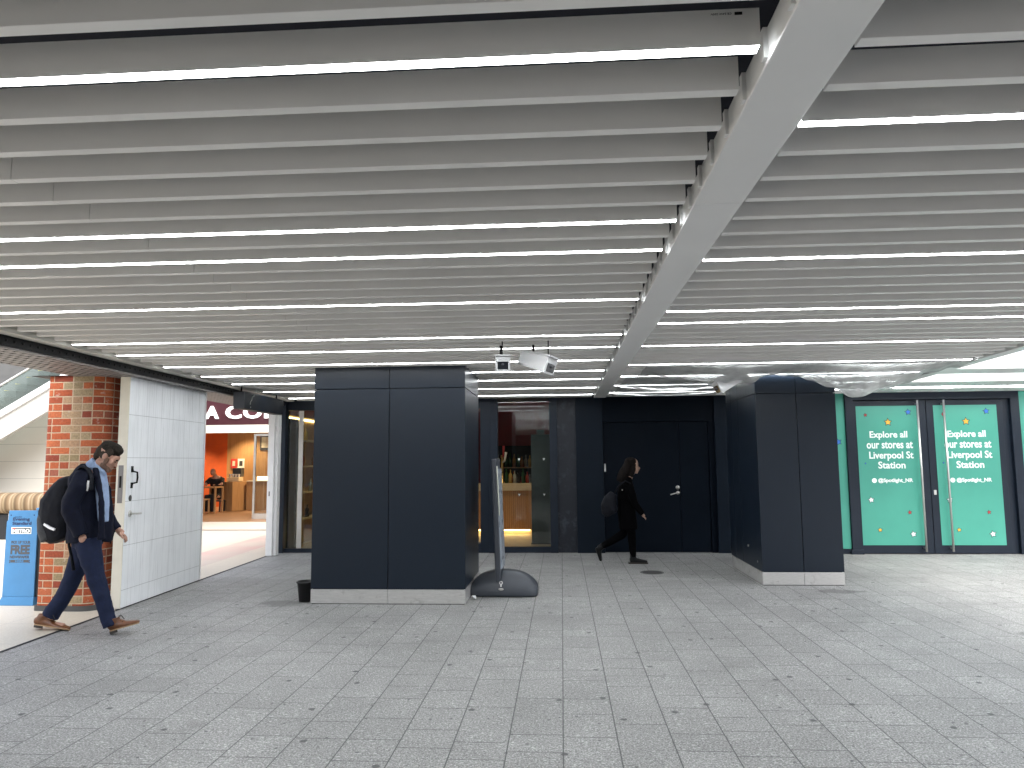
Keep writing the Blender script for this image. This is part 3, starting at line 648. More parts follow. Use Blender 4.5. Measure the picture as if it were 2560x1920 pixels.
for side, (lx0, lx1, gx0, gx1, hx, dx) in enumerate(((4.967, 6.160, 5.012, 6.046, 5.992, 0), (6.170, 7.408, 6.284, 7.312, 6.419, 1.272))):
    lf = MB().box(lx0, lx1, YD-.03, YD+.02, .012, 2.562).build('door_leaf', M['navy2'], dd, bevel=.003)
    MB().box(gx0, gx1, YD-.034, YD-.0305, .146, 2.473).build('vinyl_poster', M['green'], lf)
    yv = YD-.0345
    for tx, x0, x1, z0, z1 in (('Explore all', 5.217, 5.835, 1.90, 2.045), ('our stores at', 5.158, 5.915, 1.752, 1.868), ('Liverpool St', 5.192, 5.915, 1.545, 1.703), ('Station', 5.330, 5.775, 1.415, 1.535)):
        text('lettering', tx, x0+dx, x1+dx, z0, z1, yv, M['txt'], lf, bold=.022)
    text('lettering', '@Spotlight_NR', 5.315+dx, 5.882+dx, 1.170, 1.255, yv, M['txt'], lf, bold=.03)
    b = MB(); b.prism([(5.252+dx+.04*math.cos(a*math.pi/10), yv, 1.216+.04*math.sin(a*math.pi/10)) for a in range(20)], (0, 0, 0), (0, -.002, 0)); b.build('round_mark', M['txt'], lf)
    stars([('blue', 5.87+dx, 2.364, .05, .1), ('red', 5.165+dx, 2.321, .03, .2), ('gold', 5.53+dx, 2.197, .06, 0), ('blue', 5.123+dx, 1.505, .016, 0), ('white', 5.182+dx, .894, .05, .15), ('red', 5.797+dx, .685, .033, .1), ('gold', 5.299+dx, .397, .035, .1), ('white', 5.833+dx, .328, .05, .2)], yv, lf)
    b = MB(); b.tube([(hx, YD-.115, .048), (hx, YD-.115, 2.562)], .0175, 12)
    for z in (.10, 2.50): b.tube([(hx, YD-.115, z), (hx, YD-.03, z)], .012, 8)
    b.build('pull_handle', M['metal'], lf, smooth=True)
MB().box(6.205, 6.250, YD-.042, YD-.031, .975, 1.055).build('lock', M['metal'], dd, bevel=.012)
for x0, x1, lab, st in ((4.657, 4.826, 'narrow sea green poster panel between the column and the double doors', [('blue', 4.70, 1.87, .055, .3)]), (7.672, 8.9, 'sea green poster panel right of the double doors at the picture edge', [('gold', 7.86, 2.16, .075, 0)])):
    t = thing('poster_panel', lab, 'poster panel', ((x0+x1)/2, YD, 0), 'green poster panels beside the doors')
    MB().box(x0, x1, YD-.02, YD+.1, .085, 2.70).build('vinyl_poster', M['green'], t)
    MB().box(x0, x1, YD-.03, YD+.1, 0, .08).build('plinth', M['navy2'], t); MB().box(x0, x1, YD-.03, YD+.1, 2.705, 2.98).build('header', M['navy2'], t)
    stars(st, YD-.0205, t)
t = thing('navy_wall', 'navy wall bordering the far right green poster panel', 'wall', (9.5, YD, 0)); MB().box(8.9, 14, YD-.05, YD+.1, 0, 2.98).build('flat_panel', M['navy2'], t)

# ------------------------------------------------------------------ bar interior
b = MB(); b.box(-5.2, .7, 17.5, 17.6, 0, 3.0); struct(b.build('bar_back_wall', M['red']))
struct(MB().box(.6, .7, 13.05, 17.5, 0, 3.0).build('bar_side_wall', M['red']))
struct(MB().box(-5.3, -5.2, 13.05, 17.6, 0, 3.0).build('bar_side_wall', M['red']))
struct(MB().box(-5.2, .6, 13.02, 17.5, .0015, .006).build('bar_floor', M['pale_wood']))
struct(MB().box(-5.2, .7, 13.02, 17.6, 3.0, 3.05).build('bar_ceiling', M['void']))
t = thing('bar_counter', 'oak slatted bar counter with pale top behind the bar window', 'counter', (-2, 15.9, 0))
MB().box(-4.2, -.66, 15.92, 16.4, .12, .945).build('slatted_front', M['oakslat'], t)
MB().box(-4.25, -.64, 15.88, 16.5, .948, 1.10).build('counter_top', M['pale_wood'], t, bevel=.005)
MB().box(-4.2, -.66, 15.99, 16.4, .007, .117).build('kick_board', M['pale_wood'], t)
MB().box(-4.15, -.70, 15.93, 15.98, .10, .118).build('light_strip', M['glow'], t)
t = thing('back_bar', 'black back bar with shelves of bottles against the red wall', 'shelf', (-1.5, 17, 0))
b = MB(); b.box(-4.2, -.62, 17.0, 17.45, .0065, 1.02); b.build('cabinet', M['black'], t)
b = MB(); b.box(-1.75, -.66, 17.40, 17.46, 1.03, 1.95); b.build('back_panel', M['black'], t)
b = MB(); b.box(-1.75, -.66, 17.15, 17.39, 1.42, 1.445); b.build('shelf', M['oak'], t)
def bottle(x, y, z, h, m, i):
    r = .04
    o = MB().lathe((0, 0, 0), [(r, 0), (r, h*.58), (r*.85, h*.66), (r*.34, h*.76), (r*.32, h*.97), (r*.36, h)], 12).build('bottle', m, smooth=True)
    o.location = (x, y, z)
    o.rotation_euler.z = rnd.random()
    return o
kinds = ['green', 'amber', 'clear', 'black', 'gold', 'red']
seen = {}
def bottle_row(x0, x1, n, y, z, where):
    for i in range(n):
        k = rnd.randrange(6); x = x0+(x1-x0)*(i+.5)/n; h = rnd.uniform(.24, .34)
        o = bottle(x, y, z, h, BOT[k], i)
        tag(o, '%s glass bottle, %s from the left %s' % (kinds[k], nice(i), where), 'bottle', 'bottles at the bar')
bottle_row(-1.72, -.70, 11, 17.28, 1.446, 'on the upper back bar shelf')
bottle_row(-1.72, -.70, 11, 17.2, 1.021, 'on the back bar cabinet')
bottle_row(-1.28, -.72, 6, 16.33, 1.101, 'on the oak bar counter')
t = thing('beer_font', 'tall copper beer font standing on the bar counter', 'beer tap', (-1.31, 16.2, 1.1))
b = MB(); b.lathe((-1.31, 16.2, 1.1), [(.05, .001), (.05, .02), (.03, .03), (.03, .55), (.04, .58), (.035, .62)], 14); b.build('column', M['brass'], t, smooth=True)
b = MB(); b.tube([(-1.31, 16.2, 1.55), (-1.25, 16.12, 1.60), (-1.22, 16.08, 1.78)], [.02, .022, .03]); b.build('tap', M['white'], t, smooth=True)
b = MB(); b.tube([(-1.31, 16.2, 1.66), (-1.28, 16.12, 1.72), (-1.27, 16.1, 1.92)], [.016, .018, .028]); b.build('tap', M['star_red'], t, smooth=True)
t = thing('upright_panel', 'grey green upright panel standing inside the bar window', 'screen', (-.39, 14.3, 0))  # plain grey-green board on a foot, just inside the glass
MB().box(-.59, -.225, 14.2, 14.32, .02, 2.10).build('board', M['grey_green'], t, bevel=.006)
MB().box(-.60, -.215, 14.15, 14.36, .0065, .019).build('foot', M['iron'], t)
MB().box(-.48, -.33, 14.22, 14.3, 2.101, 2.19).build('top_box', M['grey_green'], t, bevel=.01)
t = thing('wooden_shelving', 'lit oak shelving behind the narrow glass left of the column', 'shelf', (-5.05, 14.6, 0))
b = MB(); b.box(-5.19, -5.16, 13.5, 16.2, .007, 2.5); b.build('back_board', M['oak'], t)
MB().box(-5.19, -4.95, 13.10, 13.49, .007, 2.4).build('end_cabinet', M['black'], t)
for z in (.5, 1.0, 1.5, 2.0): MB().box(-5.159, -4.93, 13.5, 16.2, z, z+.03).build('shelf', M['pale_wood'], t)
MB().box(-5.159, -5.13, 13.5, 16.2, 2.42, 2.46).build('light_strip', M['glow'], t)
for i in range(14):
    z = (.53, 1.03, 1.53, 2.03)[i % 4]
    o = bottle(-5.03, 13.62+.165*i, z, rnd.uniform(.2, .3), BOT[(i*5+1) % 6], i)
    tag(o, '%s bottle on the oak shelving, %s from its near end' % (kinds[(i*5+1) % 6], (ORD+['fourteenth'])[i]), 'bottle', 'bottles on the oak shelving')
for i, (x, y, lab) in enumerate(((-1.0, 15.2, 'round downlight in the bar ceiling above the counter by the window'), (-2.6, 15.2, 'round downlight in the bar ceiling above the glazed bar door'), (-4.1, 14.3, 'round downlight in the bar ceiling above the oak shelving'))):
    t = thing('downlight', lab, 'downlight', (x, y, 2.99), 'downlights in the bar ceiling')
    MB().lathe((x, y, 2.94), [(.055, 0), (.055, .004)], 16).build('lens', M['glow2'], t); MB().lathe((x, y, 2.945), [(.075, 0), (.075, .05)], 16).build('can', M['black'], t)
    l = bpy.data.lights.new('downlight_bulb', 'SPOT'); l.energy = 13; l.color = (1, .72, .42); l.spot_size = R(95); l.spot_blend = .7; l.shadow_soft_size = .05
    lo = bpy.data.objects.new('downlight_bulb', l); COL.objects.link(lo); lo.parent = t; lo.location = (0, 0, -.06)

# ------------------------------------------------------------------ white gate leaf and white post
gate = thing('boarded_gate', 'tall white boarded gate leaf standing open with lever and pull handles', 'gate', (-4.95, 8.9, 0))
ga, gb = Vector((-4.872, 7.93, 0)), Vector((-4.962, 9.86, 0))     # right face line at the floor
gd = (gb-ga).normalized(); gn = Vector((-gd.y, gd.x, 0))      # gn points to -x
def gbox(u0, u1, n0, n1, z0, z1):
    P = lambda u, n, z: tuple(ga + gd*u + gn*n + Vector((0, 0, z)))
    return [P(u0, n1, z0), P(u0, n0, z0), P(u1, n0, z0), P(u1, n1, z0), P(u0, n1, z1), P(u0, n0, z1), P(u1, n0, z1), P(u1, n1, z1)]
LG = (gb-ga).length
MB().hexa(gbox(.0, LG, .004, .105, .012, 2.685)).build('boarding', M['board'], gate)
MB().hexa(gbox(-.012, -.001, .0, .11, .012, 2.685)).build('edge_strip', M['cream'], gate, bevel=.002)
MB().hexa(gbox(LG+.001, LG+.04, -.004, .11, .012, 2.685)).build('end_post', M['white'], gate)
b = MB(); P = lambda u, n, z: tuple(ga + gd*u + gn*n + Vector((0, 0, z)))
b.tube([P(.115, -.002, 1.34), P(.115, -.012, 1.375), P(.115, -.06, 1.385), P(.115, -.066, 1.44), P(.115, -.06, 1.50), P(.115, -.012, 1.51), P(.115, -.002, 1.55)], .010, 8)
b.hexa(gbox(.098, .132, -.006, .003, 1.50, 1.57)); b.hexa(gbox(.098, .132, -.006, .003, 1.32, 1.385)); b.build('pull_handle', M['black'], gate, smooth=False)
b = MB(); b.ball(P(.10, .0, 1.21), (.006, .03, .036), seg=14); b.build('keyhole_plate', M['iron'], gate, smooth=True)
b = MB(); b.ball(P(.11, .0, 1.035), (.01, .035, .038), seg=14); b.tube([P(.11, 0, 1.035), P(.11, -.05, 1.035), P(.14, -.056, 1.034), P(.25, -.052, 1.030)], .011, 8); b.build('lever_handle', M['metal'], gate, smooth=True)
MB().hexa(gbox(-.016, -.0125, .03, .085, 1.16, 1.58)).build('lock_plate', M['grille'], gate)
MB().hexa(gbox(-.02, -.0165, .045, .068, 1.33, 1.46)).build('lock_slot', M['black'], gate)
MB().hexa(gbox(-.016, -.0125, .03, .075, .74, .84)).build('lock_plate', M['cream'], gate)
MB().hexa(gbox(LG+.0405, LG+.055, .0, .03, 1.3, 1.42)).build('hinge', M['black'], gate)
t = thing('white_post', 'square white post at the far end of the left opening', 'post', (-5.0, 12.5, 0))
MB().box(-5.095, -4.985, 12.42, 12.58, .006, 2.70).build('shaft', M['white'], t, bevel=.004)
MB().box(-5.06, -5.04, 12.412, 12.419, 1.02, 1.10).build('lock_plate', M['grille'], t)
MB().box(-4.984, -4.93, 12.46, 12.59, .006, 2.70).build('side_rail', M['white'], t, bevel=.004)

# ------------------------------------------------------------------ brick pier
def arc(cx, cy, r, a0, a1, n=6): return [(cx+r*math.cos(R(a0+(a1-a0)*i/n)), cy+r*math.sin(R(a0+(a1-a0)*i/n))) for i in range(n+1)]
per = [(-5.93, 8.75), (-5.93, 8.22)] + arc(-5.90, 8.20, .03, 180, 270, 3) + [(-5.80, 8.17), (-5.795, 8.05)] + arc(-5.72, 7.90, .075, 180, 270, 4) + [(-5.45, 7.81)] + arc(-5.28, 7.99, .18, 270, 360, 8) + [(-5.10, 8.75)]
bmx = bmesh.new(); uvl = bmx.loops.layers.uv.new('uv'); d = 0; ds = [0]
for p, q in zip(per, per[1:]): d += math.dist(p, q); ds.append(d)
i0 = min(range(len(per)), key=lambda i: abs(per[i][0]+5.795)+abs(per[i][1]-7.9)); off = ds[i0]
for i in range(len(per)-1):
    f = bmx.faces.new([bmx.verts.new((*per[i], .004)), bmx.verts.new((*per[i+1], .004)), bmx.verts.new((*per[i+1], 2.585)), bmx.verts.new((*per[i], 2.585))])
    for l, (uu, vv) in zip(f.loops, ((ds[i], 0), (ds[i+1], 0), (ds[i+1], 2.58), (ds[i], 2.58))): l[uvl].uv = (uu-off+.22, vv)
f = bmx.faces.new([bmx.verts.new((*p, 2.585)) for p in per]); bmesh.ops.remove_doubles(bmx, verts=bmx.verts, dist=.0005); bmesh.ops.recalc_face_normals(bmx, faces=bmx.faces)
me = bpy.data.meshes.new('brick_pier'); bmx.to_mesh(me); bmx.free(); me.materials.append(M['brick'])
t = thing('brick_pier', 'rounded red and buff brick pier behind the walking man', 'pier', (-5.5, 8.2, 0)); o = bpy.data.objects.new('brickwork', me); COL.objects.link(o); o.parent = t; o.location = (5.5, -8.2, 0)
b = MB(); pb = [(x-.0 + (-.018 if x < -5.6 else .018), y-.018) for x, y in per]; b.prism([(x, y, 0) for x, y in pb], (0, 0, .0045), (0, 0, .06)); b.build('footing', M['iron'], t)
b = MB(); b.box(-5.95, -5.08, 7.79, 8.7, 2.5855, 2.591); b.build('bearing_plate', M['black'], t)

# ------------------------------------------------------------------ newspaper stand
ns = thing('newspaper_stand', 'sky blue free newspaper stand beside the brick pier', 'newspaper stand', (-6.2, 8.1, 0))
b = MB(); b.prism([(-6.385, 0, .10), (-6.005, 0, .10), (-6.012, 0, 1.07), (-6.362, 0, 1.07), (-6.366, 0, .965), (-6.383, 0, .945)], (0, 8.10, 0), (0, 8.125, 0)); b.build('front_panel', M['blue'], ns, bevel=.004)
MB().hexa([(-6.38, 8.127, .10), (-5.965, 8.127, .10), (-5.955, 8.42, .10), (-6.38, 8.42, .10), (-6.36, 8.127, .95), (-5.985, 8.127, 1.065), (-5.985, 8.42, 1.085), (-6.36, 8.42, .95)]).build('body', M['dkside'], ns, bevel=.004)
MB().hexa([(-6.42, 8.085, .005), (-5.998, 8.085, .005), (-5.96, 8.43, .005), (-6.42, 8.43, .005), (-6.388, 8.095, .099), (-6.003, 8.095, .099), (-5.965, 8.42, .099), (-6.388, 8.42, .099)]).build('base', M['blue'], ns, bevel=.004)
MB().box(-6.04, -5.975, 8.10, 8.14, 1.072, 1.10).build('top_tab', M['blue'], ns, bevel=.008)
b = MB()
for x in (-6.332, -6.054): b.ball((x, 8.099, 1.018), (.008, .003, .008), seg=8)
b.build('fixing_screws', M['ink'], ns)
yv = 8.0995
text('lettering', 'London', -6.285, -6.20, .993, 1.006, yv, M['ink'], ns, bold=.01, depth=.0015)
text('lettering', 'Evening', -6.308, -6.105, .945, .992, yv, M['ink'], ns, bold=.03, depth=.0015)
text('lettering', 'Standard', -6.312, -6.082, .908, .945, yv, M['ink'], ns, bold=.03, depth=.0015)
MB().box(-6.318, -6.078, yv-.0015, yv, .806, .882).build('logo_border', M['txt'], ns)
MB().box(-6.308, -6.086, yv-.003, yv-.0016, .814, .874).build('logo_plate', M['grey_ink'], ns)
b = MB(); b.prism([(-6.308, yv-.0032, .874), (-6.262, yv-.0032, .874), (-6.308, yv-.0032, .835)], (0, 0, 0), (0, -.001, 0)); b.build('logo_corner', M['redp'], ns)
text('logo_lettering', 'METRO', -6.302, -6.094, .820, .862, yv-.0042, M['txt'], ns, bold=.05, depth=.0015)
text('lettering', 'PICK UP YOUR', -6.312, -6.082, .695, .728, yv, M['grey_ink'], ns, bold=.03, depth=.0015)
text('lettering', 'FREE', -6.314, -6.084, .576, .682, yv, M['grey_ink'], ns, bold=.05, depth=.0015)
text('lettering', 'NEWSPAPER', -6.318, -6.084, .530, .562, yv, M['grey_ink'], ns, bold=.035, depth=.0015)
b = MB(); b.prism([(-6.305, yv, .484), (-6.094, yv, .484), (-6.094, yv, .514), (-6.305, yv, .514)], (0, 0, 0), (0, -.001, 0))
for sg, x in ((-1, -6.305), (1, -6.094)): b.prism([(x+sg*.004, yv, .480), (x+sg*.022, yv, .480), (x+sg*.012, yv, .497), (x+sg*.022, yv, .514), (x+sg*.004, yv, .514)], (0, 0, 0), (0, -.001, 0))
b.build('banner', M['grey_ink'], ns)
text('lettering', 'HERE', -6.25, -6.15, .488, .510, yv-.0012, M['blue'], ns, bold=.04, depth=.0015)

# ------------------------------------------------------------------ left concourse: bench, tiled wall, stairs
t = thing('striped_bench', 'long padded bench in brown striped fabric behind the newspaper stand', 'bench', (-12, 15, 0))
b = MB(); rg = []
for i in range(13):
    x = -16 + i*.6; yy = 15.2 + .02*math.sin(i)
    rg.append(((x, yy, .77), .225, .30))
b.loft(rg, (0, 1, 0), 20, 2.8); b.build('cushion', M['stripe'], t, smooth=True)
MB().box(-16, -8.8, 15.05, 15.45, .005, .53).build('base', M['core'], t)
b = MB()
for x in (-15, -13.2, -11.75, -10.2): b.box(x, x+.08, 14.95, 15.04, .005, .56)
b.build('bench_frame', M['sgrey'], t)
t = thing('tiled_wall', 'beige tiled concourse wall behind the striped bench', 'wall', (-12, 16.6, 0))
MB().box(-24, -9.9, 16.6, 16.75, .005, 3.1).build('tiling', M['tile'], t)
st = thing('station_stairs', 'station stairs with yellow nosings and white handrail above the tiled wall', 'stairs', (-11.5, 16, 2.3))
sl_ = .575
def zt(x, z0): return z0 + (x+12.14)*sl_
x0, x1 = -15, -8.6
b = MB(); b.prism([(x0, 0, zt(x0, 2.36)), (x1, 0, zt(x1, 2.36)), (x1, 0, zt(x1, 2.84)), (x0, 0, zt(x0, 2.84))], (0, 15.5, 0), (0, 15.62, 0)); b.build('stringer', M['sgrey'], st)
b = MB(); b.prism([(x0, 0, zt(x0, 2.845)), (x1, 0, zt(x1, 2.845)), (x1, 0, zt(x1, 3.01)), (x0, 0, zt(x0, 3.01))], (0, 15.44, 0), (0, 15.68, 0)); b.build('capping', M['white'], st, bevel=.02)
b = MB(); b.prism([(x0, 0, zt(x0, 3.012)), (x1, 0, zt(x1, 3.012)), (x1, 0, zt(x1, 3.62)), (x0, 0, zt(x0, 3.62))], (0, 15.55, 0), (0, 15.56, 0)); b.build('balustrade', M['glass3'], st)
b = MB(); b.prism([(x0, 0, zt(x0, 3.62)), (x1, 0, zt(x1, 3.62)), (x1, 0, zt(x1, 3.65)), (x0, 0, zt(x0, 3.65))], (0, 15.5, 0), (0, 15.6, 0)); b.build('handrail', M['white'], st, bevel=.02)
for i in range(26):
    xx = -15+i*.26; zz = zt(xx, 3.42)
    MB().box(xx, xx+.27, 15.75, 17.6, zz, zz+.148).build('tread', M['steps'], st)
    MB().box(xx-.012, xx+.015, 15.745, 17.6, zz+.149, zz+.165).build('nosing', M['yellow'], st)
t = thing('tiled_wall', 'dim upper concourse wall rising behind the station stairs', 'wall', (-12, 18, 0)); MB().box(-24, -11.4, 17.9, 18.05, .005, 7.5).build('tiling', M['dimwall'], t)

# ------------------------------------------------------------------ coffee shop
YC = 20.2
cf = thing('coffee_shop', 'coffee shop front with maroon lettered fascia and orange interior', 'shop', (-10, YC, 0))
MB().box(-16, -6.2, YC, YC+.25, 2.672, 3.75).build('fascia', M['maroon'], cf)
text('lettering', 'COSTA', -11.62, -9.742, 2.846, 3.214, YC, M['sign'], cf, bold=.03, depth=.05, spacing=1.12)
text('lettering', 'COFFEE', -9.54, -7.0, 2.846, 3.214, YC, M['sign'], cf, bold=.03, depth=.05, spacing=1.12)
MB().box(-16, -6.2, YC+.002, YC+.22, 2.445, 2.670).build('lintel', M['cream'], cf)
MB().box(-16, -12.19, 26, 26.15, .006, 3.2).build('orange_wall', M['orange'], cf)
MB().box(-12.189, -6.2, 26, 26.15, .006, 3.2).build('oak_wall', M['oak'], cf)
MB().box(-16, -6.2, YC-.7, 26, .0045, .012).build('wood_floor', M['walnut'], cf)
MB().box(-16, -6.2, YC+.26, 26.15, 3.2, 3.3).build('ceiling', M['cream'], cf)
MB().box(-6.2, -6.05, YC, 26.15, .006, 3.3).build('side_wall', M['cream'], cf); MB().box(-16.15, -16, YC, 26.15, .006, 3.3).build('side_wall', M['orange'], cf)
b = MB(); frame(b, -8.72, -7.3, .02, 2.41, .06, YC+.05, YC+.10); b.box(-8.72, -7.3, YC+.045, YC+.105, .02, .17); b.build('glass_door', M['metal'], cf)
MB().box(-8.655, -7.365, YC+.07, YC+.08, .175, 2.345).build('door_pane', M['glass'], cf)
t = thing('serving_counter', 'low oak serving counter in the coffee shop', 'counter', (-10.6, 24, 0))
MB().hexa([(-11.26, 23.75, .02), (-10.82, 23.55, .02), (-10.55, 24.3, .02), (-11.1, 24.5, .02), (-11.26, 23.75, .97), (-10.82, 23.55, .97), (-10.55, 24.3, .97), (-11.1, 24.5, .97)]).build('till_end', M['oak'], t)
MB().box(-10.54, -8.0, 24.0, 24.6, .02, .96).build('counter_front', M['oak'], t); MB().box(-10.54, -8.0, 23.97, 24.63, .962, 1.0).build('counter_top', M['pale_wood'], t)
MB().box(-10.4, -8.0, 24.5, 24.55, 1.001, 1.12).build('light_strip', M['glow'], t)
for x0, x1, z0, z1, mm, lab in ((-12.02, -11.80, 1.40, 1.74, 'redp', 'small red and white poster on the coffee shop wall'), (-11.76, -11.52, 1.40, 1.74, 'txt', 'small pale poster beside the red poster in the coffee shop'), (-10.95, -10.55, 2.05, 2.6, 'grey_ink', 'dark framed menu board high on the coffee shop oak wall')):
    t = thing('wall_poster', lab, 'poster', ((x0+x1)/2, 25.97, z0)); MB().box(x0, x1, 25.96, 25.995, z0, z1).build('sheet', M[mm], t)
    MB().box(x0+.06, x1-.06, 25.953, 25.958, z0+.08, z1-.08).build('print', M['cream' if mm != 'txt' else 'grey_ink'], t)
t = thing('coffee_machine', 'coffee machine with cups standing on the serving counter', 'coffee machine', (-10.95, 24.0, .97))
b = MB(); b.box(-11.15, -10.75, 23.85, 24.2, .972, 1.12); b.build('tray', M['pale_wood'], t, bevel=.02)
b = MB(); b.box(-11.05, -10.75, 24.0, 24.25, 1.122, 1.42); b.build('body', M['grey_ink'], t, bevel=.02)
b = MB()
for i in range(4): b.lathe((-11.08+.1*i, 23.9, 1.122), [(.03, 0), (.045, .1), (.04, .1), (.03, .02)], 10)
b.build('cups', M['white'], t)
t = thing('cafe_table', 'wooden cafe table in front of the seated man', 'table', (-11.4, 22.8, 0))
MB().box(-12.1, -10.95, 22.6, 23.2, .80, .84).build('table_top', M['oak'], t, bevel=.006)
for x in (-12.05, -11.40, -10.99):
    for y in (22.63, 23.13): MB().box(x, x+.05, y, y+.05, .013, .80).build('leg', M['oak'], t)
t = thing('cafe_chair', 'wooden chair beside the cafe table', 'chair', (-11.2, 22.5, 0))
MB().box(-11.45, -11.08, 22.2, 22.57, .44, .48).build('seat', M['oak'], t, bevel=.01)
for x in (-11.44, -11.13):
    for y in (22.21, 22.52): MB().box(x, x+.04, y, y+.04, .013, .44).build('leg', M['oak'], t)
pm = thing('person', 'person in black t-shirt hunched over the cafe table', 'person', (-11.3, 23.4, 0))
b = MB(); b.loft([((-11.3, 23.5, .5), .17, .16), ((-11.3, 23.5, .75), .19, .15), ((-11.3, 23.42, 1.0), .22, .14), ((-11.3, 23.36, 1.10), .2, .12), ((-11.3, 23.3, 1.16), .07, .07), ((-11.32, 23.24, 1.24), .06, .06)], (0, 1, 0))
b.ball((-11.33, 23.2, 1.30), (.085, .10, .12)); b.ball((-11.33, 23.1, 1.26), (.02, .03, .03))
for s in (-1, 1):
    b.tube([(-11.3+s*.2, 23.4, 1.06), (-11.3+s*.27, 23.2, .9), (-11.3+s*.1, 22.95, .885)], [.06, .05, .035]); b.tube([(-11.3+s*.09, 23.45, .5), (-11.3+s*.1, 23.0, .5), (-11.3+s*.1, 23.0, .1)], [.09, .075, .05])
b.blob('body', M['skin'], pm, .02, 3)
b = MB(); b.loft([((-11.3, 23.5, .55), .19, .18), ((-11.3, 23.5, .75), .21, .17), ((-11.3, 23.42, 1.0), .24, .16), ((-11.3, 23.36, 1.10), .22, .14), ((-11.3, 23.33, 1.14), .1, .09)], (0, 1, 0))
for s in (-1, 1): b.tube([(-11.3+s*.18, 23.42, 1.07), (-11.3+s*.27, 23.25, .94)], [.09, .075])
b.blob('t_shirt', M['tshirt'], pm, .02, 3)
b = MB()
for s in (-1, 1): b.tube([(-11.3+s*.09, 23.5, .5), (-11.3+s*.1, 23.0, .52), (-11.3+s*.1, 22.98, .04)], [.12, .1, .08])
b.blob('trousers', M['tshirt'], pm, .02, 3)
t = thing('bentwood_seat', 'dark stool carrying the seated cafe customer', 'stool', (-11.3, 23.5, 0)); MB().box(-11.5, -11.1, 23.3, 23.7, .34, .385).build('seat', M['iron'], t)
for x in (-11.48, -11.15):
    for y in (23.32, 23.64): MB().box(x, x+.04, y, y+.04, .013, .34).build('leg', M['iron'], t)
for i, (x, y, e, lab) in enumerate(((-11.3, 25.2, 160, 'round ceiling downlight lighting the coffee shop oak wall'), (-13.2, 24.8, 150, 'round ceiling downlight lighting the orange coffee shop wall'), (-9.2, 23.5, 160, 'round ceiling downlight over the coffee shop counter'))):
    t = thing('downlight', lab, 'downlight', (x, y, 3.19), 'downlights in the coffee shop'); MB().lathe((x, y, 3.18), [(.07, 0), (.07, .018)], 16).build('lens', M['glow2'], t)
    l = bpy.data.lights.new('downlight_bulb', 'SPOT'); l.energy = e*.55; l.color = (1, .74, .45); l.spot_size = R(100); l.spot_blend = .6; l.shadow_soft_size = .06
    lo = bpy.data.objects.new('downlight_bulb', l); COL.objects.link(lo); lo.parent = t; lo.location = (0, 0, -.03)

# ------------------------------------------------------------------ hanging sign by the left glass
t = thing('hanging_sign', 'long dark direction sign hanging under the ceiling edge by the white post', 'sign', (-4.62, 11.1, 2.5))
MB().box(-4.78, -4.62, 10.34, 11.85, 2.385, 2.635).build('sign_box', M['navy3'], t, bevel=.006)
MB().box(-4.775, -4.615, 10.325, 10.339, 2.39, 2.63).build('end_cap', M['gunmetal'], t)
b = MB()
for y in (10.42, 11.75): b.tube([(-4.70, y, 2.636), (-4.70, y, 2.95)], .012)
b.build('hanger', M['black'], t)
b = MB(); b.tube([(-4.618, 10.55, 2.46), (-4.618, 10.56, 2.50), (-4.618, 10.60, 2.53), (-4.618, 10.62, 2.575), (-4.618, 10.68, 2.60)], .007); b.ball((-4.618, 10.57, 2.42), (.003, .012, .01), seg=8); b.build('arrow_mark', M['sgrey'], t)

# ------------------------------------------------------------------ security cameras
def camera_box(label, at, aim, sc, tiltz=0):
    t = thing('security_camera', label, 'security camera', at, 'white security cameras under the ceiling')
    at = Vector(at); f = Vector(aim).normalized(); s = f.cross(Vector((0, 0, 1))).normalized(); u = s.cross(f)
    rr = Matrix.Rotation(R(tiltz), 3, f); s = rr @ s; u = rr @ u
    P = lambda a, b_, c: tuple(at + (s*a + u*b_ + f*c)*sc)
    def frus(c0, w0, h0, c1, w1, h1, du0=0, du1=0): return [P(-w0, -h0+du0, c0), P(w0, -h0+du0, c0), P(w1, -h1+du1, c1), P(-w1, -h1+du1, c1), P(-w0, h0+du0, c0), P(w0, h0+du0, c0), P(w1, h1+du1, c1), P(-w1, h1+du1, c1)]
    MB().hexa(frus(-.30, .028, .05, 0, .062, .062, .01, 0)).build('housing', M['housing'], t, bevel=.004)
    MB().hexa(frus(-.28, .034, .006, .022, .070, .006, .068, .070)).build('sun_hood', M['housing'], t, bevel=.002)
    MB().hexa(frus(.001, .043, .032, .004, .043, .032, -.014, -.014)).build('window', M['lens'], t)
    b = MB(); b.ball(P(0, -.005, .004), (.012*sc,)*3, seg=10); b.build('lens', M['gunmetal'], t, smooth=True)
    b = MB(); top = at + u*.07*sc - f*.05*sc; b.tube([tuple(top), (top.x, top.y, ZC+.2)], .006)
    top = at + u*.07*sc - f*.2*sc; b.tube([tuple(top), (top.x, top.y, ZC+.2)], .012); b.build('bracket', M['black'], t)
camera_box('white security camera facing the viewer, hanging left of its tilted neighbour', (-.533, 6.72, 2.498), (.16, -.96, -.1), 1.13)
camera_box('white security camera tilted to the right beside the camera facing the viewer', (-.087, 6.70, 2.463), (.78, -.6, -.28), 1.25, -8)
camera_box('white security camera hanging beside the sagging polythene at the right column', (1.90, 9.0, 2.462), (-.85, -.18, -.42), 1.4, 4)

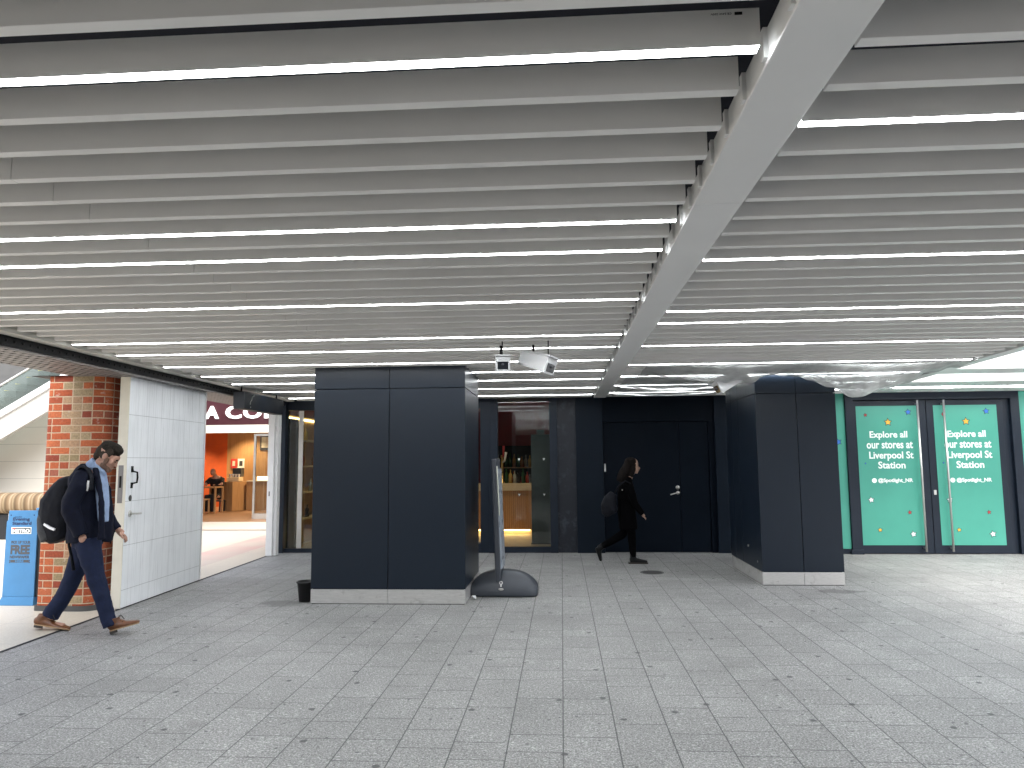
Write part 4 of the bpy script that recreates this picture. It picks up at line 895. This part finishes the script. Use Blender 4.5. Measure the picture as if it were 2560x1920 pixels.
# ------------------------------------------------------------------ polythene sheeting
def sheet(name, label, x0, x1, y0, y1, fz, nx=110, ny=26):
    bm = bmesh.new(); g = [[bm.verts.new((x0+(x1-x0)*i/nx, y0+(y1-y0)*j/ny, 0)) for j in range(ny+1)] for i in range(nx+1)]
    for i in range(nx+1):
        for j in range(ny+1): v = g[i][j]; v.co.z = fz(v.co.x, v.co.y, i/nx, j/ny)
    for i in range(nx):
        for j in range(ny): bm.faces.new((g[i][j], g[i+1][j], g[i+1][j+1], g[i][j+1]))
    me = bpy.data.meshes.new(name); bm.to_mesh(me); bm.free(); me.materials.append(M['film'])
    for p in me.polygons: p.use_smooth = True
    o = bpy.data.objects.new(name, me); COL.objects.link(o); d = o.modifiers.new('s', 'SOLIDIFY'); d.thickness = .002
    tag(o, label, 'sheeting'); return o
prof = [(1.0, 2.675), (1.45, 2.66), (1.9, 2.535), (2.29, 2.565), (2.5, 2.62), (2.73, 2.665), (2.84, 2.615), (3.02, 2.64), (3.14, 2.555), (3.38, 2.475), (3.58, 2.335), (3.76, 2.395), (3.97, 2.465), (4.12, 2.51), (4.34, 2.62), (4.72, 2.68)]
def lerp(x):
    for (a, za), (c, zc) in zip(prof, prof[1:]):
        if a <= x <= c:
            f = (x-a)/(c-a); f = f*f*(3-2*f); return za+(zc-za)*f
    return 2.68
def f1(x, y, u, v):
    s = 2.684-lerp(x); hang = max(0, math.sin(math.pi*min(1, v*.98+.01)))**.8
    wr = .020*math.sin(9*x+5*v)*math.sin(6*v+2*x) + .012*math.sin(23*x-11*v) + .010*abs(math.sin(14*x+9*v))
    return min(2.684, 2.684 - s*hang*1.02 - max(0, .02*hang) + wr*hang)
sheet('polythene_sheet', 'clear polythene sheet sagging from the ceiling in front of the right column', 1.0, 4.72, 8.52, 9.62, f1, 130, 26)
def f2(x, y, u, v):
    hang = math.sin(math.pi*u)*math.sin(math.pi*v)
    return min(2.684, 2.68 - .05*hang - .02*abs(math.sin(7*x+3*y))*hang**.5 + .01*math.sin(13*y+4*x)*hang)
sheet('polythene_sheet', 'flat clear polythene sheet wrinkled under the far ceiling left of the right column', .87, 2.48, 9.7, 12.5, f2, 50, 60)

# ------------------------------------------------------------------ pavement sign, bucket, manhole cover
t = thing('pavement_sign', 'tall edge on pavement sign with domed slate base beside the broad column', 'pavement sign', (-.72, 8.98, 0))
b = MB(); rg = []
for i in range(15):
    v = i/14; y = 8.75 + .56*v                       # front to back, a low arch across x
    sc_ = (.80, .95, 1, 1, 1, 1, .98, .94, .98, 1, 1, 1, .98, .92, .75)[i]; hh = (.10, .17, .2, .235, .26, .275, .28, .28, .28, .275, .26, .235, .2, .17, .10)[i]
    rg.append((y, sc_, hh))
L = []
for y, sc_, hh in rg:
    ring = []
    for k in range(21):
        a = math.pi*k/20; cx = math.cos(a); sx = math.sin(a)
        ring.append(b.b.verts.new((-.715 + .41*sc_*math.copysign(abs(cx)**.92, cx), y, .008 + .05*min(1, sx*6) + (hh-.05)*sx**1.05)))
    L.append(ring)
for i in range(14):
    for k in range(20): b.b.faces.new((L[i][k], L[i][k+1], L[i+1][k+1], L[i+1][k]))
    b.b.faces.new((L[i][0], L[i+1][0], L[i+1][20], L[i][20]))
b.b.faces.new(L[0]); b.b.faces.new(L[-1][::-1])
o = b.build('base', M['plinth'], t, smooth=True); d = o.modifiers.new('bev', 'BEVEL'); d.width = .018; d.segments = 3; d.limit_method = 'ANGLE'; d.angle_limit = R(50)
def lean(z): return -.765 + (z-.2)*-.022
b = MB(); q = lambda x, y, z: (x+lean(z), y, z)
b.hexa([q(-.035, 8.76, .17), q(.028, 8.76, .17), q(.028, 9.3, .17), q(-.035, 9.3, .17), q(-.045, 8.74, 1.62), q(.012, 8.74, 1.62), q(.012, 9.3, 1.62), q(-.045, 9.3, 1.62)]); b.build('board', M['plinth'], t, bevel=.012)
b = MB(); b.hexa([q(.030, 8.78, .32), q(.048, 8.82, .32), q(.048, 9.26, .32), q(.030, 9.28, .32), q(.014, 8.77, 1.50), q(.034, 8.81, 1.50), q(.034, 9.26, 1.50), q(.014, 9.28, 1.50)]); b.build('poster', M['poster'], t, bevel=.004)
b = MB(); b.hexa([q(.029, 8.757, .95), q(.041, 8.757, .95), q(.041, 8.776, .95), q(.029, 8.776, .95), q(.014, 8.745, 1.53), q(.030, 8.745, 1.53), q(.030, 8.765, 1.53), q(.014, 8.765, 1.53)]); b.build('clear_edge', M['acrylic'], t)
b = MB()
for k in range(16):
    a = 2*math.pi*k/16; a2 = 2*math.pi*(k+1)/16; b.tube([(-.733+.017*math.cos(a), 8.752, .168+.017*math.sin(a)), (-.733+.017*math.cos(a2), 8.752, .168+.017*math.sin(a2))], .0045, 6)
b.tube([(-.733, 8.748, .15), (-.733, 8.742, .125)], [.007, .009], 8)
b.build('keyring_clip', M['white'], t)
b = MB(); b.ball((-.733, 8.7475, .095), (.032, .006, .014), seg=14); b.build('oval_badge', M['sgrey'], t, smooth=True)
o = MB().lathe((-2.972, 8.47, 0), [(.082, .004), (.106, .212), (.116, .214), (.116, .228), (.101, .228), (.078, .02), (.0001, .018)], 24).build('bucket', M['bucket'], smooth=True)
tag(o, 'black plastic bucket on the paving against the broad column', 'bucket')
t = thing('manhole_cover', 'round cast iron manhole cover in the paving before the service door', 'manhole cover', (1.26, 10.7, 0))
MB().lathe((1.26, 10.7, .001), [(.168, 0), (.168, .004), (.145, .0041), (.144, .0025), (.0001, .0025)], 32).build('ring', M['iron'], t)
b = MB()
for i in range(-5, 6):
    wv = math.sqrt(max(0, .135**2-(i*.025)**2)); b.box(1.26-wv, 1.26+wv, 10.7+i*.025-.005, 10.7+i*.025+.005, .0035, .006)
b.build('tread_ribs', M['iron'], t)

# ------------------------------------------------------------------ walking man
KM = .983
def PM(x, y, z):
    k = (6.88+y)/7.0
    return (x*k, 6.88+y, 1.6+(z-1.6)*k)
def LM(b, rings, side=(0, 1, 0), seg=16, ex=2.0): return b.loft([(PM(*c), a, d) for c, a, d in rings], side, seg, ex)
def BM(b, c, r, rot=None): return b.ball(PM(*c), r, rot)
man = thing('person', 'bearded man in navy jacket striding past the white gate with a backpack', 'person', (-4.6, 6.88, 0))
th = R(33); hc = Vector((-4.500, 0, 1.676)); hf = Vector((math.cos(th), 0, -math.sin(th))); hu = Vector((math.sin(th), 0, math.cos(th)))
HR = Matrix.Rotation(th, 3, 'Y')
def H(f, s, u): v = hc + hf*f + hu*u; return (v.x, s, v.z)
b = MB()
BM(b, H(-.015, 0, .03), (.108, .078, .10), HR); BM(b, H(.040, 0, -.045), (.070, .062, .085), HR); BM(b, H(.072, 0, -.105), (.034, .036, .030), HR)
BM(b, H(.085, 0, .02), (.028, .055, .045), HR); BM(b, H(.112, 0, -.022), (.018, .013, .032), HR); BM(b, H(.125, 0, -.036), (.016, .016, .013), HR)
BM(b, H(.098, 0, -.072), (.016, .024, .008), HR); BM(b, H(.096, 0, -.086), (.014, .022, .007), HR)
for s in (-1, 1):
    BM(b, H(-.028, s*.078, -.028), (.022, .010, .033), HR); BM(b, H(.062, s*.045, -.03), (.03, .022, .03), HR)
LM(b, [((-4.62, 0, 1.50), .075, .075), ((-4.585, 0, 1.57), .062, .062), ((-4.545, 0, 1.63), .06, .06)])
# far hand, fingers loosely curled
hx, hy, hz = -4.335, .20, .925
LM(b, [((-4.43, .21, 1.02), .032, .028), ((-4.375, .205, .965), .027, .022), ((-4.345, .20, .938), .034, .020), ((-4.315, .195, .912), .036, .018)])
for i, (dy, ln) in enumerate(((-.028, .062), (-.010, .070), (.009, .066), (.026, .052))):
    x0_, z0_ = -4.318+.006*i, .918-.010*i
    LM(b, [((x0_, .195+dy*.55, z0_), .0105, .0095), ((x0_+ln*.55, .195+dy*.6, z0_-ln*.32), .0095, .009), ((x0_+ln*.62, .195+dy*.6, z0_-ln*.78), .0085, .008), ((x0_+ln*.30, .195+dy*.6, z0_-ln*1.05), .007, .007)], seg=8)
LM(b, [((-4.345, .172, .925), .012, .012), ((-4.325, .155, .892), .0105, .0105), ((-4.305, .160, .868), .008, .008)], seg=8)
# hidden trunk and limbs keep the body in one piece
LM(b, [((-4.67, 0, .86), .12, .14), ((-4.67, 0, 1.1), .11, .14), ((-4.67, 0, 1.35), .12, .16), ((-4.655, 0, 1.48), .09, .14), ((-4.62, 0, 1.53), .06, .06)])
LM(b, [((-4.67, .15, 1.44), .05, .05), ((-4.57, .23, 1.2), .042, .042), ((-4.42, .212, 1.01), .033, .03)])
LM(b, [((-4.72, -.15, 1.44), .05, .05), ((-4.87, -.23, 1.2), .042, .042), ((-4.74, -.19, .92), .033, .03)]); BM(b, (-4.72, -.18, .87), (.035, .03, .045))
for pts in (((-4.66, -.085, .84), (-4.575, -.085, .52), (-4.405, -.08, .08)), ((-4.69, .085, .84), (-4.795, .08, .50), (-5.0, .07, .10))):
    LM(b, [(p, r, r) for p, r in zip(pts, (.075, .055, .038))])
LM(b, [((-4.41, -.08, .05), .035, .03), ((-4.27, -.08, .06), .03, .03)]); LM(b, [((-5.04, .07, .05), .035, .03), ((-4.86, .07, .03), .025, .03)])
b.blob('body', M['skin'], man, .0062, 3)
b = MB(); BM(b, H(-.012, 0, .072), (.112, .080, .072), HR); BM(b, H(.055, 0, .098), (.052, .062, .040), HR); BM(b, H(.02, 0, .115), (.07, .06, .035), HR); b.blob('hair', M['hair'], man, .007, 3, .006, .02)
b = MB(); BM(b, H(-.068, 0, .015), (.064, .076, .085), HR)
BM(b, H(-.082, 0, -.045), (.045, .060, .055), HR)
for s in (-1, 1): BM(b, H(-.052, s*.064, -.005), (.036, .014, .055), HR); BM(b, H(-.020, s*.064, .040), (.058, .014, .040), HR); BM(b, H(.010, s*.062, .012), (.012, .010, .022), HR)
b.blob('short_side_hair', M['hairside'], man, .007, 3, .004, .02)
b = MB(); BM(b, H(.040, 0, -.083), (.064, .0655, .052), HR); BM(b, H(.078, 0, -.108), (.035, .042, .032), HR); BM(b, H(.094, 0, -.060), (.012, .03, .008), HR)
for s in (-1, 1): BM(b, H(.012, s*.063, -.05), (.026, .010, .042), HR)
b.blob('beard', M['beard'], man, .006, 2)
b = MB()
for s in (-1, 1): BM(b, H(.106, s*.03, .012), (.010, .017, .006), HR); BM(b, H(.098, s*.032, -.010), (.007, .013, .003), HR)
b.build('eyebrows', M['hair'], man, smooth=True)
# shirt with collar
b = MB(); LM(b, [((-4.60, -.015, 1.575), .045, .065), ((-4.575, -.03, 1.50), .050, .070), ((-4.550, -.045, 1.38), .052, .075), ((-4.530, -.06, 1.22), .050, .070), ((-4.520, -.065, 1.10), .046, .06), ((-4.515, -.065, 1.03), .042, .05)])
LM(b, [((-4.655, 0, 1.565), .072, .082), ((-4.615, 0, 1.605), .068, .076), ((-4.60, 0, 1.622), .064, .070)]); LM(b, [((-4.60, -.05, 1.57), .016, .02), ((-4.545, -.055, 1.525), .014, .03), ((-4.515, -.045, 1.485), .01, .02)])
b.blob('shirt', M['shirt'], man, .008, 2, .008, .07)
# jacket
b = MB()
LM(b, [((-4.660, 0, .845), .170, .195), ((-4.665, 0, .90), .172, .20), ((-4.672, 0, 1.05), .158, .20), ((-4.675, 0, 1.22), .152, .205), ((-4.685, 0, 1.36), .150, .21), ((-4.70, 0, 1.47), .128, .20), ((-4.70, 0, 1.545), .085, .15), ((-4.685, 0, 1.585), .06, .10)], ex=2.3)
LM(b, [((-4.735, -.155, 1.50), .085, .075), ((-4.785, -.215, 1.38), .088, .075), ((-4.86, -.245, 1.22), .086, .072), ((-4.86, -.245, 1.14), .084, .07), ((-4.80, -.225, 1.02), .074, .062), ((-4.735, -.19, .905), .062, .055)])
LM(b, [((-4.67, .155, 1.49), .08, .07), ((-4.61, .22, 1.34), .078, .068), ((-4.565, .24, 1.20), .074, .064), ((-4.49, .23, 1.09), .066, .058), ((-4.41, .212, 1.0), .056, .05), ((-4.368, .205, .952), .050, .044)])
LM(b, [((-4.545, .06, 1.50), .03, .03), ((-4.495, .075, 1.35), .035, .04), ((-4.465, .08, 1.15), .035, .05), ((-4.47, .07, .95), .05, .06), ((-4.49, .06, .84), .05, .06)])
LM(b, [((-4.625, -.10, 1.56), .022, .03), ((-4.59, -.135, 1.42), .024, .03), ((-4.545, -.15, 1.25), .024, .03), ((-4.535, -.15, 1.05), .024, .03), ((-4.525, -.13, .86), .03, .05)])
b.blob('jacket', M['jacket'], man, .011, 3, .022, .11)
b = MB(); LM(b, [((-4.705, -.2175, 1.335), .007, .014), ((-4.685, -.225, 1.43), .007, .014)], side=(1, 0, 0)); b.build('reflective_tab', M['reflect'], man)
# trousers
b = MB()
LM(b, [((-4.665, 0, .80), .125, .15), ((-4.67, 0, .88), .135, .165), ((-4.67, 0, .98), .13, .16)])
LM(b, [((-4.665, -.085, .86), .118, .105), ((-4.635, -.09, .72), .108, .10), ((-4.595, -.09, .60), .092, .09), ((-4.565, -.088, .50), .082, .08), ((-4.52, -.085, .38), .078, .075), ((-4.465, -.082, .24), .070, .07), ((-4.42, -.08, .11), .064, .066), ((-4.388, -.08, .030), .066, .066)])
LM(b, [((-4.69, .085, .86), .112, .105), ((-4.735, .085, .68), .10, .095), ((-4.775, .082, .56), .09, .088), ((-4.82, .08, .44), .082, .078), ((-4.89, .075, .30), .078, .074), ((-4.965, .07, .19), .080, .07), ((-5.005, .07, .12), .084, .07)])
b.blob('trousers', M['trouser'], man, .010, 3, .020, .09)
# shoes
def shoe(parent, heel, toe, y, lift):
    hx_, hz_ = heel; tx, tz = toe; L_ = math.hypot(tx-hx_, tz-hz_); ang = math.atan2(tz-hz_, tx-hx_)
    def Q(u, h, dy=0): return PM(hx_+math.cos(ang)*u*L_-math.sin(ang)*h, y+dy, hz_+math.sin(ang)*u*L_+math.cos(ang)*h)
    b = MB(); b.loft([(Q(.02, .055), .030, .030), (Q(.08, .060), .042, .036), (Q(.25, .058), .042, .038), (Q(.42, .052), .036, .040), (Q(.62, .040), .026, .045), (Q(.82, .034), .021, .045), (Q(.94, .031), .017, .036), (Q(1.0, .03), .010, .02)], (0, 1, 0), 16)
    b.loft([(Q(.20, .07), .062, .040), (Q(.24, .115), .056, .042), (Q(.24, .125), .05, .04)], (0, 1, 0), 14)
    b.loft([(Q(.33, .095), .022, .034), (Q(.52, .062), .020, .034)], (0, 1, 0), 10)
    s_ = b.blob('shoe', M['tan'], parent, .006, 2)
    b = MB(); pl = [(0, .55), (.06, .9), (.2, 1), (.4, .92), (.6, 1.1), (.8, 1.18), (.93, .9), (1.0, .45)]
    lo_ = [Q(u, .012, -.04*k_) for u, k_ in pl] + [Q(u, .012, .04*k_) for u, k_ in reversed(pl)]; hi_ = [Q(u, .024, -.042*k_) for u, k_ in pl] + [Q(u, .024, .042*k_) for u, k_ in reversed(pl)]
    A = [b.b.verts.new(p) for p in lo_]; B_ = [b.b.verts.new(p) for p in hi_]; n = len(A); b.b.faces.new(A); b.b.faces.new(B_[::-1])
    for i in range(n): b.b.faces.new((A[i], B_[i], B_[(i+1) % n], A[(i+1) % n]))
    b.build('welt', M['sole'], s_)
    b = MB(); hl = [(0, .5), (.05, .85), (.15, .9), (.26, .85)]
    A = [b.b.verts.new(Q(u, -.012, -.038*k_)) for u, k_ in hl] + [b.b.verts.new(Q(u, -.012, .038*k_)) for u, k_ in reversed(hl)]; B_ = [b.b.verts.new(Q(u, .0115, -.038*k_)) for u, k_ in hl] + [b.b.verts.new(Q(u, .0115, .038*k_)) for u, k_ in reversed(hl)]
    n = len(A); b.b.faces.new(A); b.b.faces.new(B_[::-1])
    for i in range(n): b.b.faces.new((A[i], B_[i], B_[(i+1) % n], A[(i+1) % n]))
    b.build('heel', M['soledk'], s_)
    b = MB()
    for u in (.36, .42, .48): b.tube([Q(u, .108-(u-.36)*.30, -.032), Q(u+.01, .118-(u-.36)*.32, 0), Q(u, .108-(u-.36)*.30, .032)], .0035, 6)
    b.tube([Q(.36, .118, -.01), Q(.46, .14, -.05), Q(.54, .10, -.055)], .003, 6); b.tube([Q(.36, .118, .01), Q(.5, .13, .03), Q(.56, .09, .03)], .003, 6)
    b.build('laces', M['soledk'], s_)
shoe(man, (-4.395, -.034), (-4.098, .050), -.075, 0)
shoe(man, (-5.172, .026), (-4.805, -.024), .068, 0)
# the black pouch under his far arm and the backpack
t = thing('backpack', 'black backpack with white reflective stripe on the walking man', 'backpack', (-4.9, 6.88, .85))
b = MB(); LM(b, [((-4.930, .02, .85), .10, .10), ((-4.945, .02, .89), .145, .135), ((-4.960, .02, 1.0), .165, .15), ((-4.975, .02, 1.12), .172, .155), ((-4.965, .02, 1.22), .168, .15), ((-4.925, .02, 1.32), .135, .14), ((-4.875, .02, 1.41), .095, .125), ((-4.85, .02, 1.46), .05, .09)], ex=2.6); b.blob('bag_body', M['bag'], t, .011, 3, .014, .1)
b = MB(); LM(b, [((-5.03, .0, .86), .085, .11), ((-5.065, .0, .95), .075, .125), ((-5.095, .0, 1.07), .06, .12), ((-5.10, .0, 1.15), .03, .09)], ex=2.5); b.blob('front_pocket', M['bagdk'], t, .010, 3, .008, .08)
b = MB(); pts = [(-5.168, -.055, 1.09), (-5.148, -.085, 1.045), (-5.11, -.12, 1.005), (-5.06, -.142, .975), (-5.005, -.150, .955)]
for p, q in zip(pts, pts[1:]):
    p, q = Vector(PM(*p)), Vector(PM(*q)); nrm = Vector((-.35, -.93, 0)); up = Vector((.3, 0, .95))*.011
    b.hexa([tuple(p-up), tuple(q-up), tuple(q-up+nrm*.012), tuple(p-up+nrm*.012), tuple(p+up), tuple(q+up), tuple(q+up+nrm*.012), tuple(p+up+nrm*.012)])
b.build('reflective_stripe', M['reflect'], t)
b = MB(); LM(b, [((-4.86, -.10, 1.44), .012, .028), ((-4.815, -.125, 1.53), .012, .028), ((-4.755, -.14, 1.575), .012, .028), ((-4.695, -.155, 1.55), .012, .028), ((-4.655, -.20, 1.46), .012, .028), ((-4.66, -.222, 1.34), .012, .028)]); b.blob('shoulder_strap', M['bag'], t, .008, 2)
b = MB(); LM(b, [((-4.86, -.1, .88), .011, .016), ((-4.855, -.11, .80), .011, .016), ((-4.82, -.115, .68), .011, .016), ((-4.795, -.12, .56), .013, .02)]); b.build('loose_strap', M['bag'], t, smooth=True)
t = thing('hip_pouch', 'small black pouch hanging at the front of the walking man', 'pouch', (-4.47, 6.98, .85))
b = MB(); LM(b, [((-4.48, .10, .845), .055, .05), ((-4.475, .10, .93), .065, .06), ((-4.47, .10, 1.0), .045, .05)], ex=3); b.blob('pouch_body', M['bag'], t, .009, 2)
b = MB(); b.tube([PM(-4.445, .07, .88), PM(-4.43, .06, .82)], .008); b.build('zip_pull', M['bag'], t)

# ------------------------------------------------------------------ walking woman
wo = thing('person', 'woman in long black coat walking past the service door', 'person', (1.0, 11.65, 0))
def PW(x, y, z): return (x, 11.65+y, z)
def LW(b, rings, side=(0, 1, 0), seg=14, ex=2.0): return b.loft([(PW(*c), a, d) for c, a, d in rings], side, seg, ex)
b = MB(); hr = Matrix.Rotation(R(12), 3, 'Y')
b.ball(PW(1.115, 0, 1.52), (.09, .07, .105), hr); b.ball(PW(1.155, 0, 1.455), (.056, .053, .075), hr); b.ball(PW(1.175, 0, 1.40), (.025, .03, .022)); b.ball(PW(1.217, 0, 1.462), (.016, .011, .024), hr); b.ball(PW(1.205, 0, 1.425), (.012, .02, .007))
LW(b, [((1.03, 0, 1.26), .06, .06), ((1.075, 0, 1.36), .05, .05), ((1.11, 0, 1.42), .05, .05)]); LW(b, [((1.03, 0, .66), .1, .12), ((1.0, 0, .95), .09, .12), ((1.02, 0, 1.2), .09, .14), ((1.03, 0, 1.28), .055, .06)])
LW(b, [((1.04, -.14, 1.18), .04, .04), ((1.10, -.19, .95), .035, .035), ((1.235, -.18, .755), .024, .022), ((1.255, -.18, .725), .026, .016)])
for i, dz in enumerate((0, -.012, -.024, -.034)): LW(b, [((1.255, -.19+.012*i, .722+dz*.3), .008, .008), ((1.282, -.19+.012*i, .705+dz*.6), .007, .007), ((1.278, -.19+.012*i, .688+dz*.6), .006, .006)], seg=6)
LW(b, [((1.25, -.20, .725), .009, .009), ((1.27, -.205, .700), .007, .007)], seg=6)
LW(b, [((1.02, .14, 1.18), .04, .04), ((.97, .19, .95), .035, .035), ((.99, .18, .76), .025, .025), ((1.0, .18, .69), .02, .03)])
LW(b, [((1.03, -.07, .66), .06, .06), ((1.065, -.07, .45), .04, .04), ((1.085, -.07, .08), .025, .025), ((1.16, -.07, .04), .018, .02)]); LW(b, [((1.0, .07, .66), .06, .06), ((.985, .07, .50), .04, .04), ((.93, .07, .43), .035, .035), ((.78, .07, .34), .03, .03), ((.62, .07, .255), .025, .025), ((.565, .07, .16), .02, .02)])
b.blob('body', M['skin2'], wo, .008, 3)
b = MB(); b.ball(PW(1.088, 0, 1.545), (.108, .083, .095), hr); LW(b, [((1.07, 0, 1.56), .07, .075), ((1.035, 0, 1.47), .085, .085), ((.985, 0, 1.38), .095, .09), ((.94, 0, 1.30), .085, .09), ((.91, 0, 1.25), .06, .07)])
LW(b, [((1.14, -.058, 1.52), .02, .018), ((1.125, -.065, 1.43), .03, .016), ((1.08, -.07, 1.33), .03, .015)]); b.blob('long_hair', M['brownhair'], wo, .01, 2, .01, .03)
b = MB(); LW(b, [((1.025, 0, .52), .145, .17), ((1.02, 0, .62), .145, .175), ((1.005, 0, .78), .14, .17), ((1.0, 0, .93), .13, .16), ((1.0, 0, 1.08), .135, .165), ((1.015, 0, 1.2), .115, .17), ((1.03, 0, 1.28), .075, .10), ((1.045, 0, 1.33), .06, .065)])
LW(b, [((1.04, -.13, 1.21), .062, .055), ((1.085, -.185, 1.05), .06, .05), ((1.11, -.20, .94), .055, .048), ((1.18, -.19, .83), .048, .042), ((1.235, -.185, .76), .045, .04)]); LW(b, [((1.02, .13, 1.21), .062, .055), ((.97, .19, .97), .055, .05), ((.985, .18, .75), .045, .04)])
b.blob('coat', M['coat'], wo, .012, 3, .015, .1)
b = MB(); LW(b, [((1.035, -.07, .66), .085, .08), ((1.065, -.07, .45), .066, .062), ((1.075, -.07, .25), .058, .055), ((1.085, -.07, .10), .046, .046)]); LW(b, [((1.0, .07, .66), .085, .08), ((.985, .07, .50), .075, .07), ((.93, .07, .43), .068, .062), ((.78, .07, .34), .060, .055), ((.64, .07, .265), .050, .048), ((.60, .07, .24), .045, .045)]); LW(b, [((1.02, 0, .62), .1, .12), ((1.02, 0, .75), .1, .12)])
b.blob('trousers', M['coat'], wo, .011, 3)
b = MB(); LW(b, [((1.03, -.07, .045), .035, .036), ((1.10, -.07, .055), .045, .04), ((1.20, -.07, .04), .032, .042), ((1.285, -.07, .032), .022, .036), ((1.30, -.07, .03), .012, .02)]); LW(b, [((1.08, -.07, .05), .05, .042), ((1.082, -.07, .155), .05, .046)]); b.blob('boot', M['boot'], wo, .009, 2)
b = MB(); b.box(1.005, 1.305, 11.54, 11.62, .001, .022); b.build('boot_sole', M['soledk'], wo, bevel=.008)
b = MB(); LW(b, [((.535, .07, .235), .035, .036), ((.56, .07, .19), .045, .04), ((.575, .07, .11), .034, .042), ((.590, .07, .035), .024, .036), ((.592, .07, .02), .012, .02)]); LW(b, [((.565, .07, .215), .05, .044), ((.655, .07, .275), .048, .046)]); b.blob('boot', M['boot'], wo, .009, 2)
t = thing('shoulder_bag', 'slouchy black shoulder bag behind the walking woman', 'bag', (.75, 11.6, .75))
b = MB(); LW(b, [((.76, -.12, .75), .09, .07), ((.735, -.12, .80), .13, .09), ((.72, -.12, .90), .125, .09), ((.75, -.12, 1.0), .10, .08), ((.80, -.12, 1.08), .06, .05)], ex=2.5); b.blob('bag_body', M['bag'], t, .011, 3, .015, .09)
b = MB(); b.tube([PW(.80, -.14, 1.06), PW(.88, -.17, 1.2), PW(.98, -.165, 1.275), PW(1.06, -.15, 1.23)], .012); b.build('strap', M['bag'], t, smooth=True)
b = MB(); b.ball(PW(.93, -.185, 1.135), (.009, .006, .011)); b.build('buckle', M['metal'], t)

b = MB(); pr = random.Random(3); vs = [b.b.verts.new((-1.035+pr.uniform(-.035, .035), 8.60+pr.uniform(-.03, .03), .004+pr.uniform(0, .05))) for _ in range(16)]
bmesh.ops.convex_hull(b.b, input=vs)
o = b.build('paper_scrap', M['white']); tag(o, 'crumpled white paper scrap on the paving between the column and the sign base', 'litter')
